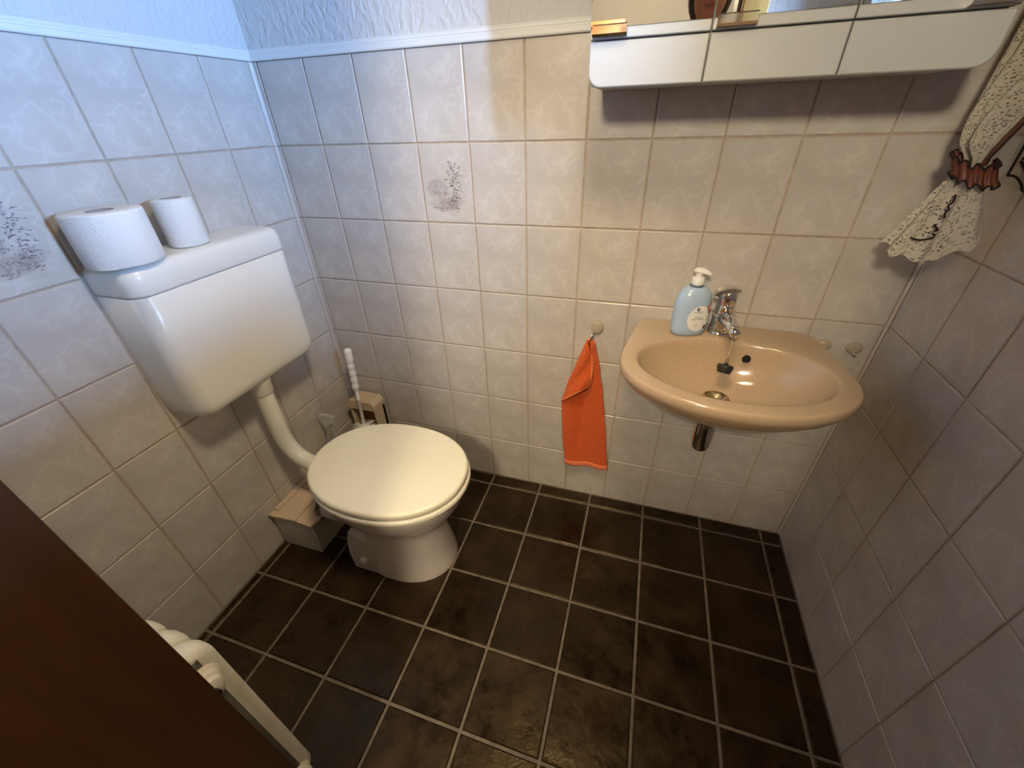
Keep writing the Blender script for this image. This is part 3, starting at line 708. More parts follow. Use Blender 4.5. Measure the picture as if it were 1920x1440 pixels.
def disc_on(name, cu, cv, ru, rv, m, off, par):
    n = 36; V = [on_bottle(cu, cv, off)]; F = []
    for k, rr in enumerate((.35, .7, 1)):
        for j in range(n): V.append(on_bottle(cu + ru * rr * math.cos(2 * PI * j / n), cv + rv * rr * math.sin(2 * PI * j / n), off))
    F = [(0, 1 + j, 1 + (j + 1) % n) for j in range(n)] + [(1 + k * n + j, 1 + k * n + n + j, 1 + k * n + n + (j + 1) % n, 1 + k * n + (j + 1) % n) for k in (0, 1) for j in range(n)]
    return put(name, V, F, m, par, smooth=True)
lab = disc_on('label', .010, .050, .029, .034, M['label'], .0004, sb)
disc_on('logo', .004, .0755, .0042, .0045, M['ink'], .0007, lab); disc_on('logo_cut', .0052, .0757, .0015, .0020, M['label'], .0009, lab)
disc_on('red_badge', .034, .078, .0068, .0095, M['red'], .0009, lab)
for wv, hv in ((.0042, .0016), (.0015, .006)):
    q = [on_bottle(.034 + a * wv, .078 + c_ * hv, .0012) for a, c_ in ((-1, -1), (1, -1), (1, 1), (-1, 1))]; put('white_cross', q, [(0, 1, 2, 3)], M['label'], lab)
disc_on('dark_badge', .0355, .064, .0035, .0045, M['green'], .0009, lab)
def text_on(s, cu, cv, size):
    cu_d = bpy.data.curves.new('txt', 'FONT'); cu_d.body = s; cu_d.size = size; cu_d.align_x = 'CENTER'; cu_d.resolution_u = 3
    to = bpy.data.objects.new('txt', cu_d); COL.objects.link(to); dg = bpy.context.evaluated_depsgraph_get()
    me = bpy.data.meshes.new_from_object(to.evaluated_get(dg)); V = [on_bottle(cu + v.co.x, cv + v.co.y, .0008) for v in me.vertices]; F = [tuple(p.vertices) for p in me.polygons]
    bpy.data.objects.remove(to); put('label_text', V, F, M['ink'], lab)
text_on('handsan', .005, .0665, .0068); text_on('Cremeseife', .006, .0545, .0040); text_on('ARZTSEIFE', .006, .0475, .0066); text_on('500 ml', .006, .0345, .0036); text_on('pH-neutral', .006, .0305, .0030)
disc_on('back_print', .030, .026, .0045, .006, M['green'], .0006, lab)

# ------------------------------------------------------------------ round towel hooks on the tiles
def knob(x, z, label, hook):
    k = thing('wall_hook', (x, 0, z - .02), label, 'hook', 'oval cream wall hooks')
    rings = []
    for r_, y in ((1, 0), (1.02, -.003), (.97, -.007), (.88, -.009), (.5, -.0098), (.12, -.010)):
        rings.append([Vector((x + .0175 * r_ * math.cos(q * PI / 14), y, z + (.022 if hook else .0155) * r_ * math.sin(q * PI / 14) * (1 if math.sin(q * PI / 14) > 0 else .9))) for q in range(28)])
    V, F = loft_vf(rings); put('base', V, F, M['hookc'], k, autos=60)
    pth = smooth_path([(x - .008, -.008, z - .008), (x - .011, -.024, z - .016), (x - .014, -.029, z - .032), (x - .016, -.024, z - .042), (x - .017, -.014, z - .040)] if hook else [(x, -.010, z - .009), (x + .002, -.016, z - .013), (x + .004, -.015, z - .016)], 5)
    V, F = tube_vf(pth, .0032 if hook else .0028, 10); put('prong', V, F, M['chrome'], k, autos=60)
M['hookc'] = mat('cream_hook_plastic', (.40, .335, .25), .35)
knob(.988, .716, 'oval cream hook with chrome prong holding the orange towel', True)
knob(1.634, .732, 'bare oval hook on the tiles nearest the right corner', False)
knob(1.567, .732, 'bare oval hook half hidden behind the basin edge', False)

# ------------------------------------------------------------------ orange towel
tw = thing('hand_towel', (.98, -.02, .165), 'orange terry hand towel hanging from the hook', 'towel')
TOPZ = .682
def edge(tab, z):
    for (z0, x0), (z1, x1) in zip(tab, tab[1:]):
        if z1 <= z <= z0: return sel(x0, x1, ss((z0 - z) / (z0 - z1)) * .4 + .6 * (z0 - z) / (z0 - z1))
    return tab[-1][1]
LT = [(TOPZ, .965), (.66, .957), (.60, .938), (.52, .913), (.455, .897), (.40, .899), (.30, .905), (.165, .919)]
RT = [(TOPZ, .980), (.66, .990), (.58, 1.010), (.49, 1.027), (.40, 1.042), (.30, 1.056), (.165, 1.073)]
def cloth(u, v):
    z = sel(TOPZ, .168 - .004 * math.sin(u * 3), v); x = sel(edge(LT, z), edge(RT, z), u); k = ss((v - .02) / .5)
    fold = math.sin(u * PI * 3.2 + .8 - v * 1.2) * sel(.010, .0055, k) + math.sin(u * PI * 1.3 + 2) * .006 * k
    crease = -.012 * math.exp(-((u - (.58 - .5 * (v - .3))) / .10) ** 2) * ss((v - .22) / .1) * (1 - ss((v - .7) / .3))
    y = -.020 - fold * .8 + crease * -.7
    return (x, min(y, -.006) - .002, z)
grid_obj('cloth', cloth, 44, 70, M['terry'], tw, (1, 1), .006)
def hemf(u, v):
    p = Vector(cloth(u, sel(.962, .999, v))); return (p.x, p.y - .0038, p.z)
grid_obj('hem', hemf, 40, 4, M['hem'], tw, (1, 1), .0035)
# folded-over corner in front
FA, FB, FC = Vector((.966, 0, .690)), Vector((.897, 0, .452)), Vector((.986, 0, .532))
def flap(u, v):
    l = FA.lerp(FB, v); r = FA + (FC - FA) * min(v * 1.0, 1) + Vector((.010 * math.sin(v * PI), 0, 0)); p = l.lerp(r, u)
    y = -.040 - .012 * math.sin(PI * min(max(u, 0), 1)) * (.3 + v) + .012 * (1 - u) * v * .6 + .004 * math.sin(v * 9 + u * 4)
    return (p.x, y, p.z + (.012 * math.sin(PI * u) * v))
grid_obj('folded_corner', flap, 20, 36, M['terry'], tw, (1, 1), .006)
V, F = tube_vf([Vector(flap(k / 20, 1.0)) for k in range(21)] + [Vector(flap(1, 1 - k / 20)) for k in range(1, 15)], .0038, 8); put('edge_binding', V, F, M['hem'], tw, smooth=True)
lo = (.972, -.027, .684); V, F = tube_vf(smooth_path([(.968, -.024, .676), (.970, -.022, .690), (.9725, -.026, .6765)], 5), .002, 6); put('hanging_loop', V, F, M['hem'], tw, smooth=True)

# ------------------------------------------------------------------ toilet brush, holder, bottle in the corner
h = thing('brush_holder', (.118, -.07, .0), 'brown and beige toilet brush stand in the back corner', 'brush holder')
x0, x1, y0, y1 = .046, .166, -.155, -.012
box('holder_base', (x0, y0, 0), (x1, y1, .05), M['brown_box'], h, .008)
box('back_panel', (x0, -.030, .045), (x1, -.013, .300), M['brown_box'], h, .003)
for xx in (x0, x1 - .010): box('side_panel', (xx, -.075, .045), (xx + .010, -.013, .300), M['beige_box'], h, .003)
V, F = loft_vf([[Vector((x, -.012 + d, z)) for x, z in ((x0 - .003, .296), (x1 + .003, .296), (x1 + .002, .318), (x1 - .012, .334), (x0 + .012, .334), (x0 - .002, .318))] for d in (0, -.070)]); put('hood', V, F, M['beige_box'], h)
br = thing('toilet_brush', (.118, -.1, .05), 'white toilet brush with ribbed handle standing in its holder', 'toilet brush')
A, B_ = Vector((.112, -.097, .228)), Vector((.108, -.072, .510)); ax = (B_ - A).normalized()
L = (B_ - A).length
V, F = lathe_vf([(0, -.02), (.0062, -.02), (.0062, L * .42), (.0085, L * .43), (.0085, L * .45), (.0065, L * .46), (.007, L * .58), (0, L * .58)], A, 20, ax); put('shaft', V, F, M['white'], br, autos=40)
prof = [(0, 0), (.0075, 0)]
z = .004
for k in range(4): prof += [(.008, z), (.0105, z + .008), (.0105, z + .018), (.008, z + .026)]; z += .028
prof += [(.0085, z), (.0115, z + .012), (.0110, z + .03), (.0095, z + .036), (.0115, z + .042), (.010, z + .052), (.004, z + .057), (0, z + .058)]
V, F = lathe_vf([(r_ * 1.3, z_) for r_, z_ in prof], A + ax * L * .58, 24, ax); put('handle', V, F, M['white'], br, autos=70)
V, F = lathe_vf([(0, -.03), (.02, -.03), (.021, .0), (.012, .006), (0, .008)], A, 24, ax); put('brush_core', V, F, M['white'], br, autos=50)
parts = []
for ring_ in range(5):
    for k in range(22):
        a = 2 * PI * (k + .5 * (ring_ % 2)) / 22; d = Vector((math.cos(a), math.sin(a), -.12 + .22 * (ring_ == 0) + random.uniform(-.1, .1))); p = A + Vector((0, 0, -.004 - ring_ * .014))
        parts.append(tube_vf([p + d * .014, p + d * .045], lambda k_: sel(.0022, .0014, k_), 5))
V, F = joined(parts); put('bristles', V, F, M['white'], br)['kind'] = 'stuff'
pbn = thing('plastic_bottle', (.038, -.198, 0), 'clear plastic spray bottle standing behind the toilet lid', 'bottle')
px, py = .038, -.198
V, F = lathe_vf([(0, 0), (.030, 0), (.033, .004), (.033, .05), (.031, .06), (.033, .07), (.033, .15), (.029, .175), (.020, .20), (.0135, .215), (.0135, .24), (0, .24)], (px, py, .0005), 36); V = [Vector((v_.x, v_.y, v_.z * 1.22)) for v_ in V]; put('bottle', V, F, M['clear'], pbn, autos=60)
V, F = lathe_vf([(0, .0), (.0155, .0)] + [(.0155 + (.001 if k % 2 else 0), .002 + k * .003) for k in range(6)] + [(.0155, .022), (0, .022)], (px, py, .280), 28); put('screw_cap', V, F, M['clear'], pbn, autos=30)
hood = [[Vector((px + dx, py + w * s, z_)) for s, z_ in ((-1, z0), (1, z0), (1, z1), (.6, z1 + .006), (-.6, z1 + .006), (-1, z1))] for dx, w, z0, z1 in ((-.032, .006, .264, .276), (-.020, .010, .252, .283), (.0, .0115, .249, .286), (.025, .010, .262, .286), (.043, .007, .270, .283))]
V, F = loft_vf([[p_ + Vector((0, 0, .052)) for p_ in q_] for q_ in hood]); put('spray_head', V, F, M['clear'], pbn, autos=40)

# ------------------------------------------------------------------ mirror cabinet
CX0, CX1, CYF, CZ0, CZ1 = .945, 1.537, -.200, 1.288, 1.88
mc = thing('mirror_cabinet', ((CX0 + CX1) / 2, -.1, CZ0), 'white three door mirror cabinet with drawers above the basin', 'cabinet')
box('carcass', (CX0 + .004, -.182, CZ0 + .003), (CX1 - .004, -.0015, CZ1), M['cabinet'], mc, .004)
S = [CX0, 1.1425, 1.3415, CX1]
def panel(name, x0, x1, z0, z1, y0, y1, rl, rr, m, par, label=None):
    # front panel with rounded lower outer corner(s)
    r = .022; pts = []
    for k in range(7):
        q = PI + k / 6 * PI / 2
        if rl: pts.append((x0 + r + r * math.cos(q), z0 + r + r * math.sin(q)))
    if not rl: pts.append((x0, z0))
    if rr: pts += [(x1 - r + r * math.cos(-PI / 2 + k / 6 * PI / 2), z0 + r + r * math.sin(-PI / 2 + k / 6 * PI / 2)) for k in range(7)]
    else: pts.append((x1, z0))
    pts += [(x1, z1), (x0, z1)]
    cxm, czm = (x0 + x1) / 2, (z0 + z1) / 2
    def sc(e): return [(x + (e if x < cxm else -e), z + (e if z < czm else -e)) for x, z in pts]
    e = .0018
    V, F = loft_vf([[Vector((x, y1, z)) for x, z in pts], [Vector((x, y0 + e, z)) for x, z in pts], [Vector((x, y0, z)) for x, z in sc(e)]])
    return put(name, V, F, m, par, label=label)
for i in range(3):
    g = .0012
    panel('drawer', S[i] + g, S[i + 1] - g, CZ0, 1.3532, CYF, -.183, i == 0, i == 2, M['cabinet'], mc)
    d = box('door', (S[i] + g, CYF, 1.3562), (S[i + 1] - g, -.183, CZ1), M['cabinet'], mc, .0012, 1)
    box('mirror', (S[i] + g + .0005, CYF - .0016, 1.3712), (S[i + 1] - g - .0005, CYF + .0005, CZ1 - .002), M['mirror'], d)
    hxl = S[i] + .006 if i < 2 else CX1 - .064
    hh = put('handle', *loft_vf([[Vector((x, CYF - dy, zz)) for dy, zz in ((0, 1.3578), (.011, 1.3585), (.0145, 1.362), (.0145, 1.3725), (.012, 1.3745), (.0095, 1.3735), (.0095, 1.3655), (0, 1.3635))] for x in (hxl, hxl + .058)]), M['chrome'], d, autos=30)
# ceiling spotlight near the doorway
LX, LY = 1.03, -.76
lp = thing('ceiling_spotlight', (LX, LY, ZC - .4), 'warm ceiling spotlight turned towards the tiled back wall', 'lamp')
V, F = lathe_vf([(0, 0), (.05, 0), (.05, -.018), (.045, -.022), (0, -.022)], (LX, LY, ZC - .0005), 32); put('rose', V, F, M['white'], lp, autos=40)
V, F = tube_vf([(LX, LY, ZC - .02), (LX, LY, 2.045)], .006, 12); put('stem', V, F, M['white'], lp, autos=60)
LC = Vector((LX, LY, 2.01)); LD = (Vector((.52, -.34, .30)) - LC).normalized()
V, F = lathe_vf([(0, -.037), (.022, -.036), (.034, -.022), (.044, .03), (.0425, .03), (.032, -.02), (0, -.024)], LC, 32, LD); put('shade', V, F, M['white'], lp, autos=50)
V, F = lathe_vf([(0, -.02), (.014, -.018), (.028, .0), (.032, .014), (.020, .026), (0, .029)], LC, 24, LD); put('bulb', V, F, M['bulb'], lp, smooth=True)
sl = light('lamp_light', 'SPOT', LC + LD * .045, LAMP_W, (1, .82, .53), .11); sl.rotation_euler = LD.to_track_quat('-Z', 'Y').to_euler(); sl.data.spot_size = R(88); sl.data.spot_blend = 1

# ------------------------------------------------------------------ curtains
def lerp_tab(tab, z):
    for a, b_ in zip(tab, tab[1:]):
        if b_[0] <= z <= a[0]:
            k = (a[0] - z) / (a[0] - b_[0]); return [sel(p, q, k) for p, q in zip(a[1:], b_[1:])]
    return tab[-1][1:] if z < tab[-1][0] else tab[0][1:]
def curtain(name, loc, label, mir=False):
    YM = -.68      # mirror line for the second panel
    my = (lambda y: 2 * YM - y) if mir else (lambda y: y)
    cu = thing(name, loc, label, 'curtain')
    # z, y outer, y inner, x outer, x inner, fold amplitude
    T = [(2.06, -.035, -.66, 1.635, 1.640, .016), (1.85, -.045, -.60, 1.630, 1.640, .018), (1.60, -.060, -.49, 1.622, 1.640, .020), (1.40, -.066, -.33, 1.612, 1.640, .022), (1.30, -.074, -.250, 1.606, 1.636, .020), (1.22, -.088, -.200, 1.602, 1.628, .016), (1.185, -.104, -.180, 1.600, 1.620, .012), (1.168, -.118, -.172, 1.602, 1.616, .009), (1.15, -.124, -.168, 1.600, 1.614, .008)]
    def up(u, v):
        z = sel(2.06, 1.15, v ** .85); yo, yi, xo, xi, am = lerp_tab(T, z)
        f = math.sin(u * PI * 11 + 2.5 * v) * am * .55 + math.sin(u * PI * 5 + 1 + v) * am * .6
        bulge = -.022 * ss((1.32 - z) / .10) * ss((z - 1.15) / .05) * math.sin(PI * u)
        return (min(sel(xo, xi, u) + f + bulge, W - .012), my(sel(yo, yi, u)), z)
    body = grid_obj('gathered_panel', up, 90, 90, M['lace'], cu, (110, 210))
    # brown frill along the inner edge
    def frill(u, v):
        p = Vector(up(1 - .035 + .035 * u, sel(0, .992, v))); k = .5 + .5 * math.sin(v * 210)
        return (p.x - .005 - .004 * u, p.y + (1 if mir else -1) * (.004 + (.010 + .004 * k) * u), p.z + (.004 * k) * u)
    fr = grid_obj('brown_border', frill, 4, 260, M['brown_cloth'], cu, (1, 1))
    V, F = tube_vf([Vector(frill(1, k / 260)) for k in range(261)], .0016, 5); put('border_stitching', V, F, M['stitch'], fr)
    # tail below the tie
    def tail(u, v):
        a = Vector((sel(1.592, 1.618, u), sel(-.124, -.172, u), 1.150 - .008 * u)); hem = 1.016 - .022 * math.sin(u * PI * .8) + (.060 * ss((u - .55) / .45)) + .004 * math.sin(u * 60)
        e = Vector((sel(1.530, 1.632, u ** .9), sel(-.105, -.222, u), hem))
        p = a.lerp(e, v); f = math.sin(u * PI * 5.2 + .6) * (.006 + .013 * v)
        return (min(p.x + f * .8, W - .01), my(p.y - abs(f) * .5), p.z)
    ta = grid_obj('tail', tail, 70, 40, M['lace'], cu, (42, 36))
    for uv in ([(.60, .22), (.50, .30), (.42, .36), (.46, .40), (.53, .42), (.50, .47)], [(.40, .56), (.50, .60), (.55, .63)], [(.56, .66), (.47, .70), (.38, .75), (.34, .78)]):
        q = smooth_path([Vector(tail(*a)) + Vector((-.009, (.006 if mir else -.006), .001)) for a in uv], 5); V, F = tube_vf(q, .0016, 6); put('stitched_line', V, F, M['stitch'], ta)
    # tie band: pleated ring with zigzag edges
    n = 72; V = []; c0 = Vector((1.606, -.149, 1.152)); e1 = Vector((.35, -.90, -.26)).normalized(); e2 = Vector((-.94, -.33, -.1)).normalized(); ax_ = Vector((-.28, .22, 1)).normalized()
    for j in range(n):
        q = 2 * PI * j / n; ru, rv = .033, .023; pl = 1 + .09 * math.sin(q * 14)
        base = c0 + e1 * ru * math.cos(q) * pl + e2 * rv * math.sin(q) * pl
        zz = .0045 * math.sin(q * 11)
        for hgt, ex in ((-.017, 1.12), (-.008, 1.03), (.006, 1.03), (.014, 1.10)):
            p = c0 + (base - c0) * ex + ax_ * (hgt + (zz if abs(hgt) > .01 else 0)); V.append(Vector((min(p.x, W - .008), my(p.y), p.z)))
    F = [(j * 4 + k, ((j + 1) % n) * 4 + k, ((j + 1) % n) * 4 + k + 1, j * 4 + k + 1) for j in range(n) for k in range(3)]
    tb_ = put('tie_band', V, F, M['brown_cloth'], cu, smooth=True)
    for k in (0, 3): put('tie_edge_stitching', *tube_vf([V[j * 4 + k] for j in list(range(n)) + [0]], .0017, 5), M['stitch'], tb_)
    return cu
curtain('lace_curtain', (1.62, -.15, 1.0), 'tied back white lace curtain with rust brown band near basin corner')
cb2 = thing('gathered_curtain', (1.61, -1.01, 1.1), 'white lace curtain bundle between window and doorway, seen only in the mirror', 'curtain')
def bundle(u, v):
    z = sel(2.06, 1.12, v); w = sel(.045, .030, v)
    return (1.615 + .035 * math.sin(u * PI * 7), -1.008 + (u - .5) * 2 * w + .006 * math.sin(v * 7 + u * 5), z)
grid_obj('cloth', bundle, 80, 40, M['lace'], cb2, (60, 220))
# short inner curtain: hem with black stitching
sc_ = thing('short_curtain', (1.655, -.4, 1.13), 'short lace curtain with black stitched hem beside the brown tie band', 'curtain')
def short(u, v):
    z = sel(1.50, 1.128 + .012 * ss((.08 - u) / .08) + .004 * math.sin(u * 30), v); y = sel(-.140, -.56, u)
    return (1.664 + .006 * math.sin(u * PI * 9), y, z)
grid_obj('cloth', short, 60, 40, M['lace'], sc_, (90, 85))
V, F = tube_vf([(1.660, -.13, 1.503), (1.660, -.35, 1.503), (1.660, -.57, 1.503)], .004, 10); put('hanging_wire', V, F, M['white'], sc_)
for yy in (-.135, -.565): box('wire_eye', (1.656, yy - .004, 1.499), (W - .0006, yy + .004, 1.507), M['white'], sc_)
V, F = tube_vf([Vector(short(k / 60, 1)) + Vector((-.003, 0, 0)) for k in range(61)], .002, 6); put('hem_stitching', V, F, M['stitch'], sc_)
V, F = tube_vf([Vector(short(.0, k / 20)) + Vector((-.003, 0, 0)) for k in range(21)], .002, 6); put('hem_stitching', V, F, M['stitch'], sc_)
for uv in ([(.02, .93), (.06, .90), (.10, .90), (.16, .91)], [(.02, .94), (.07, .955), (.12, .95), (.17, .955)], [(.165, .72), (.135, .73), (.13, .77), (.15, .79), (.18, .785)]):
    V, F = tube_vf(smooth_path([Vector(short(*a)) + Vector((-.004, 0, 0)) for a in uv], 5), .002, 6); put('stitched_line', V, F, M['stitch'], sc_)
rod = thing('curtain_rod', (1.64, -.6, 2.06), 'white curtain rod above the window', 'curtain rod')
V, F = tube_vf([(1.64, -.02, 2.075), (1.64, -.6, 2.075), (1.64, -1.06, 2.075)], .007, 12); put('rod', V, F, M['white'], rod)
for yy in (-.06, -1.03): box('bracket', (1.635, yy - .008, 2.06), (W - .001, yy + .008, 2.09), M['white'], rod, .002)

# ------------------------------------------------------------------ radiator beside the doorway
rd = thing('radiator', (.3, -1.02, .05), 'cream sectional radiator beside the doorway', 'radiator')
RX1, RY0, RY1, RZ0, RZ1 = .552, YF + .006, -.982, .06, .62
def section(x):
    prof = []
    r = .040; yc0, yc1 = RY0, RY1
    for (yy, zz, a0) in ((yc1 - r, RZ0 + r, -PI / 2), (yc1 - r, RZ1 - r, 0), (yc0 + r, RZ1 - r, PI / 2), (yc0 + r, RZ0 + r, PI)):
        for k in range(7): q = a0 + k / 6 * PI / 2; prof.append((yy + r * math.cos(q), zz + r * math.sin(q)))
    ym, zm = (yc0 + yc1) / 2, (RZ0 + RZ1) / 2
    rings = []
    for dx, ins in ((-.0235, .016), (-.022, .007), (-.016, .002), (-.008, 0), (.008, 0), (.016, .002), (.022, .007), (.0235, .016)):
        rings.append([Vector((x + dx, y + (-ins if y > ym else ins), z + (-ins if z > zm else ins))) for y, z in prof])
    V, F = loft_vf(rings); return V, F
V, F = section(RX1 - .0235); first = put('section', V, F, M['radiator'], rd, autos=60)
for i in range(1, 9):
    o = first.copy(); COL.objects.link(o); o.location.x -= i * .0505
hy_, hz_ = (RY0 + RY1) / 2 - .004, RZ1 - .062
for zz in (hz_, RZ0 + .045):
    V, F = lathe_vf([(0, 0), (.031, 0), (.032, .004), (.027, .009), (.026, .016), (.022, .019), (.021, .027), (.014, .030), (0, .030)], (RX1 - .002, hy_, zz), 32, (1, 0, 0)); hb = put('hub_boss', V, F, M['radiator'], rd, autos=35)
    V, F = lathe_vf([(0, 0), (.008, 0), (.008, .007), (.006, .007), (.006, .003), (0, .003)], (RX1 + .028, hy_, zz), 20, (1, 0, 0)); put('vent_ring', V, F, M['black'], hb)
    V, F = lathe_vf([(0, 0), (.004, 0), (.004, .008), (0, .008)], (RX1 + .028, hy_, zz), 14, (1, 0, 0)); put('vent_screw', V, F, M['chrome'], hb)
for xx in (.16, .50): box('foot', (xx - .012, RY0 + .01, 0), (xx + .012, RY1 - .015, RZ0 + .01), M['radiator'], rd, .003)

# ------------------------------------------------------------------ hall: cupboard, lamp, the person taking the picture (mirror)
cb = thing('hall_cupboard', (.5, -2.6, 0), 'brown wooden cupboard in the hall, seen only in the mirror', 'cupboard')
box('body', (.22, -2.85, .0), (.80, -2.30, 1.66), M['wood2'], cb, .006)
box('top_board', (.20, -2.87, 1.66), (.82, -2.28, 1.685), M['wood2'], cb, .004)
for i in range(2):
    d = box('door', (.225 + i * .29, -2.302, .06), (.505 + i * .29, -2.285, 1.64), M['wood2'], cb, .004)
    V, F = lathe_vf([(0, 0), (.006, 0), (.006, .012), (.012, .018), (.008, .026), (0, .027)], (.485 + i * .06, -2.285, .9), 16, (0, 1, 0)); put('knob', V, F, M['chrome_worn'], d, autos=40)
hl = thing('hall_pendant_lamp', (.90, -1.95, 1.74), 'globe pendant lamp hanging in the hall behind the doorway', 'lamp')
V, F = lathe_vf([(0, 0), (.05, 0), (.045, -.025), (0, -.03)], (.90, -1.95, ZC - .0005), 24); put('rose', V, F, M['white'], hl)
V, F = tube_vf([(.90, -1.95, ZC - .025), (.90, -1.95, 1.99)], .004, 8); put('cable', V, F, M['white'], hl)
V, F = lathe_vf([(0, .06), (.02, .058), (.024, .0), (0, -.002)], (.90, -1.95, 1.94), 24); put('socket', V, F, M['white'], hl, autos=40)
V, F = lathe_vf([(.098 * math.sin(PI * q / 16), .098 * math.cos(PI * q / 16)) for q in range(17)], (.90, -1.95, 1.84), 32); put('globe', V, F, M['hallbulb'], hl, smooth=True)

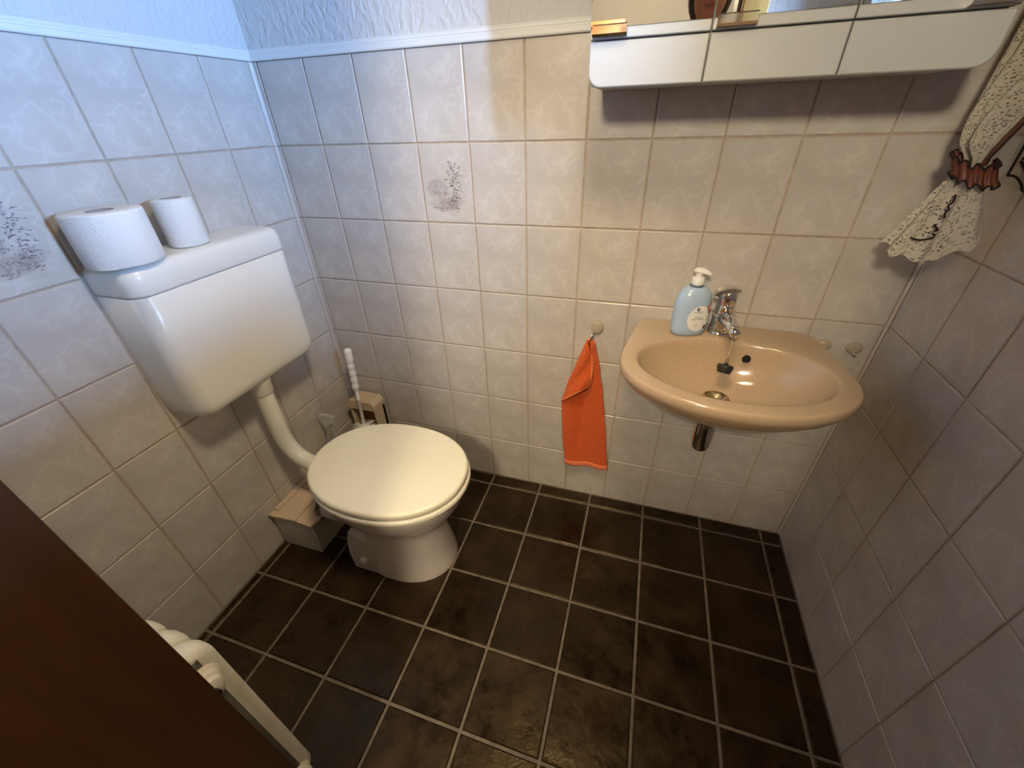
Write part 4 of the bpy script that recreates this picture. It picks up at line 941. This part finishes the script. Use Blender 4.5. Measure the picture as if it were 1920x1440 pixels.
def person():
    ps = thing('person', (1.2, -1.55, 0), 'dark haired person in dark clothes standing in the doorway, seen in the mirror', 'person')
    X, Y = 1.20, -1.55
    def blob(c, r, n=20, m=14):
        rings = []
        for i in range(1, m):
            a = PI * i / m; rings.append([Vector((c[0] + r[0] * math.sin(a) * math.cos(2 * PI * j / n), c[1] + r[1] * math.sin(a) * math.sin(2 * PI * j / n), c[2] - r[2] * math.cos(a))) for j in range(n)])
        return loft_vf(rings)
    def limb(pts, rs): 
        path = smooth_path(pts, 6)
        def rad(k):
            q = k * (len(rs) - 1); i = min(int(q), len(rs) - 2); return sel(rs[i], rs[i + 1], q - i)
        return tube_vf(path, rad, 16)
    P = []
    def tor(z, a, b_, dy=0): return [Vector((X + a * math.cos(2 * PI * j / 28), Y + dy + b_ * math.sin(2 * PI * j / 28), z)) for j in range(28)]
    P.append(loft_vf([tor(.82, .15, .10), tor(.90, .17, .115), tor(1.0, .155, .105), tor(1.10, .145, .10), tor(1.22, .165, .11), tor(1.32, .18, .112), tor(1.39, .165, .09), tor(1.43, .10, .07), tor(1.46, .058, .058), tor(1.50, .053, .055, .005), tor(1.54, .053, .055, .01)]))
    for s in (-1, 1):
        P.append(limb([(X + s * .09, Y, .88), (X + s * .095, Y + .01, .50), (X + s * .10, Y - .015, .10), (X + s * .10, Y - .01, .06)], [.088, .075, .058, .056, .05, .042, .04]))
        P.append(limb([(X + s * .10, Y - .06, .045), (X + s * .105, Y + .05, .04), (X + s * .11, Y + .16, .03)], [.04, .045, .032]))
        P.append(limb([(X + s * .17, Y, 1.37), (X + s * .215, Y - .02, 1.24), (X + s * .225, Y - .01, 1.10)], [.055, .050, .044, .042]))
        P.append(blob((X + s * .165, Y, 1.365), (.066, .062, .062)))
        P.append(blob((X + s * .225, Y - .012, 1.10), (.046, .046, .046)))
        hx_ = X - .03 + s * .085
        P.append(limb([(X + s * .225, Y - .01, 1.10), (X + s * .18, Y + .05, 1.12), (hx_ + s * .02, Y + .13, 1.16)], [.043, .040, .034, .027]))
        # hand: palm and five fingers, lightly curled
        wv = Vector((hx_ + s * .02, Y + .13, 1.16)); P.append(limb([wv, wv + Vector((-s * .008, .04, .012)), wv + Vector((-s * .012, .08, .022))], [.026, .036, .034]))
        for k in range(4):
            bse = wv + Vector((-s * (-.022 + k * .016), .082, .02 + .004 * k)); ln = (.062, .07, .066, .052)[k]
            P.append(limb([bse, bse + Vector((-s * .004, ln * .45, .012)), bse + Vector((-s * .012, ln * .75, -.004)), bse + Vector((-s * .016, ln * .7, -.022))], [.0095, .009, .0085, .0075]))
        tb0 = wv + Vector((-s * .028, .03, .022)); P.append(limb([tb0, tb0 + Vector((-s * .022, .022, .018)), tb0 + Vector((-s * .026, .05, .022))], [.012, .0105, .009]))
    HZ = 1.645; HY_ = Y + .02
    P.append(blob((X, HY_ - .012, HZ + .03), (.074, .092, .092)))
    P.append(blob((X, HY_ + .018, HZ - .035), (.060, .068, .078)))
    P.append(blob((X, HY_ + .055, HZ - .095), (.030, .028, .020)))
    P.append(limb([(X, HY_ + .084, HZ + .012), (X, HY_ + .096, HZ - .016), (X, HY_ + .098, HZ - .034)], [.009, .012, .015]))
    for s in (-1, 1):
        P.append(blob((X + s * .074, HY_ - .008, HZ - .008), (.010, .018, .030), 12, 10))
        P.append(blob((X + s * .034, HY_ + .058, HZ - .022), (.026, .024, .024), 12, 10))
    P.append(limb([(X - .022, HY_ + .076, HZ - .063), (X, HY_ + .084, HZ - .062), (X + .022, HY_ + .076, HZ - .063)], [.006, .010, .006]))
    V, F = joined(P); body = put('body', V, F, M['skin'], ps, smooth=True, origin=(X, Y, 0))
    md = body.modifiers.new('skin', 'REMESH'); md.mode = 'VOXEL'; md.voxel_size = .0075; md.use_smooth_shade = True
    sm = body.modifiers.new('smooth', 'SMOOTH'); sm.iterations = 4
    dg = bpy.context.evaluated_depsgraph_get(); me = bpy.data.meshes.new_from_object(body.evaluated_get(dg)); body.modifiers.clear(); body.data = me
    me.materials.clear()
    for q in ('skin', 'shirt', 'trousers', 'hair'): me.materials.append(M[q])
    for p in me.polygons:
        c_ = p.center; lx, ly, z = c_.x, c_.y, c_.z
        hand = ly > .125 and z > .9 and z < 1.3
        p.material_index = 0 if (z > 1.445 or hand) else (3 if z < .085 else (2 if z < .93 else 1)); p.use_smooth = True
    # hair: shell around skull, open at the face
    rings = []
    for i in range(1, 17):
        a = PI * i / 17; row = []
        for j in range(32):
            q = 2 * PI * j / 32; front = max(0, math.sin(q)); zz = HZ + .035 + .108 * math.cos(a)
            rx, ry = .090 * math.sin(a) ** .55, .105 * math.sin(a) ** .55
            if a > 1.15: ry *= 1 - .55 * front * ss((a - 1.15) / .25)
            if a > 1.6: zz -= (a - 1.6) * .03
            row.append(Vector((X + rx * math.cos(q), HY_ - .016 + ry * math.sin(q), zz)))
        rings.append(row)
    V, F = loft_vf(rings); put('hair', V, F, M['hair'], ps, smooth=True)
    for s in (-1, 1):
        V, F = blob((X + s * .030, HY_ + .066, HZ + .002), (.012, .010, .006), 14, 10); e = put('eye', V, F, M['white'], ps, smooth=True)
        V, F = blob((X + s * .030, HY_ + .0745, HZ + .002), (.005, .003, .005), 12, 8); put('iris', V, F, M['hair'], e, smooth=True)
        V, F = limb([(X + s * .014, HY_ + .084, HZ + .019), (X + s * .032, HY_ + .082, HZ + .023), (X + s * .048, HY_ + .070, HZ + .017)], [.003, .004, .002]); put('eyebrow', V, F, M['hair'], ps, smooth=True)
    V, F = limb([(X - .022, HY_ + .080, HZ - .064), (X, HY_ + .089, HZ - .063), (X + .022, HY_ + .080, HZ - .064)], [.003, .006, .003]); put('lips', V, F, mat('lips', (.30, .09, .07), .4), ps, smooth=True)
person()
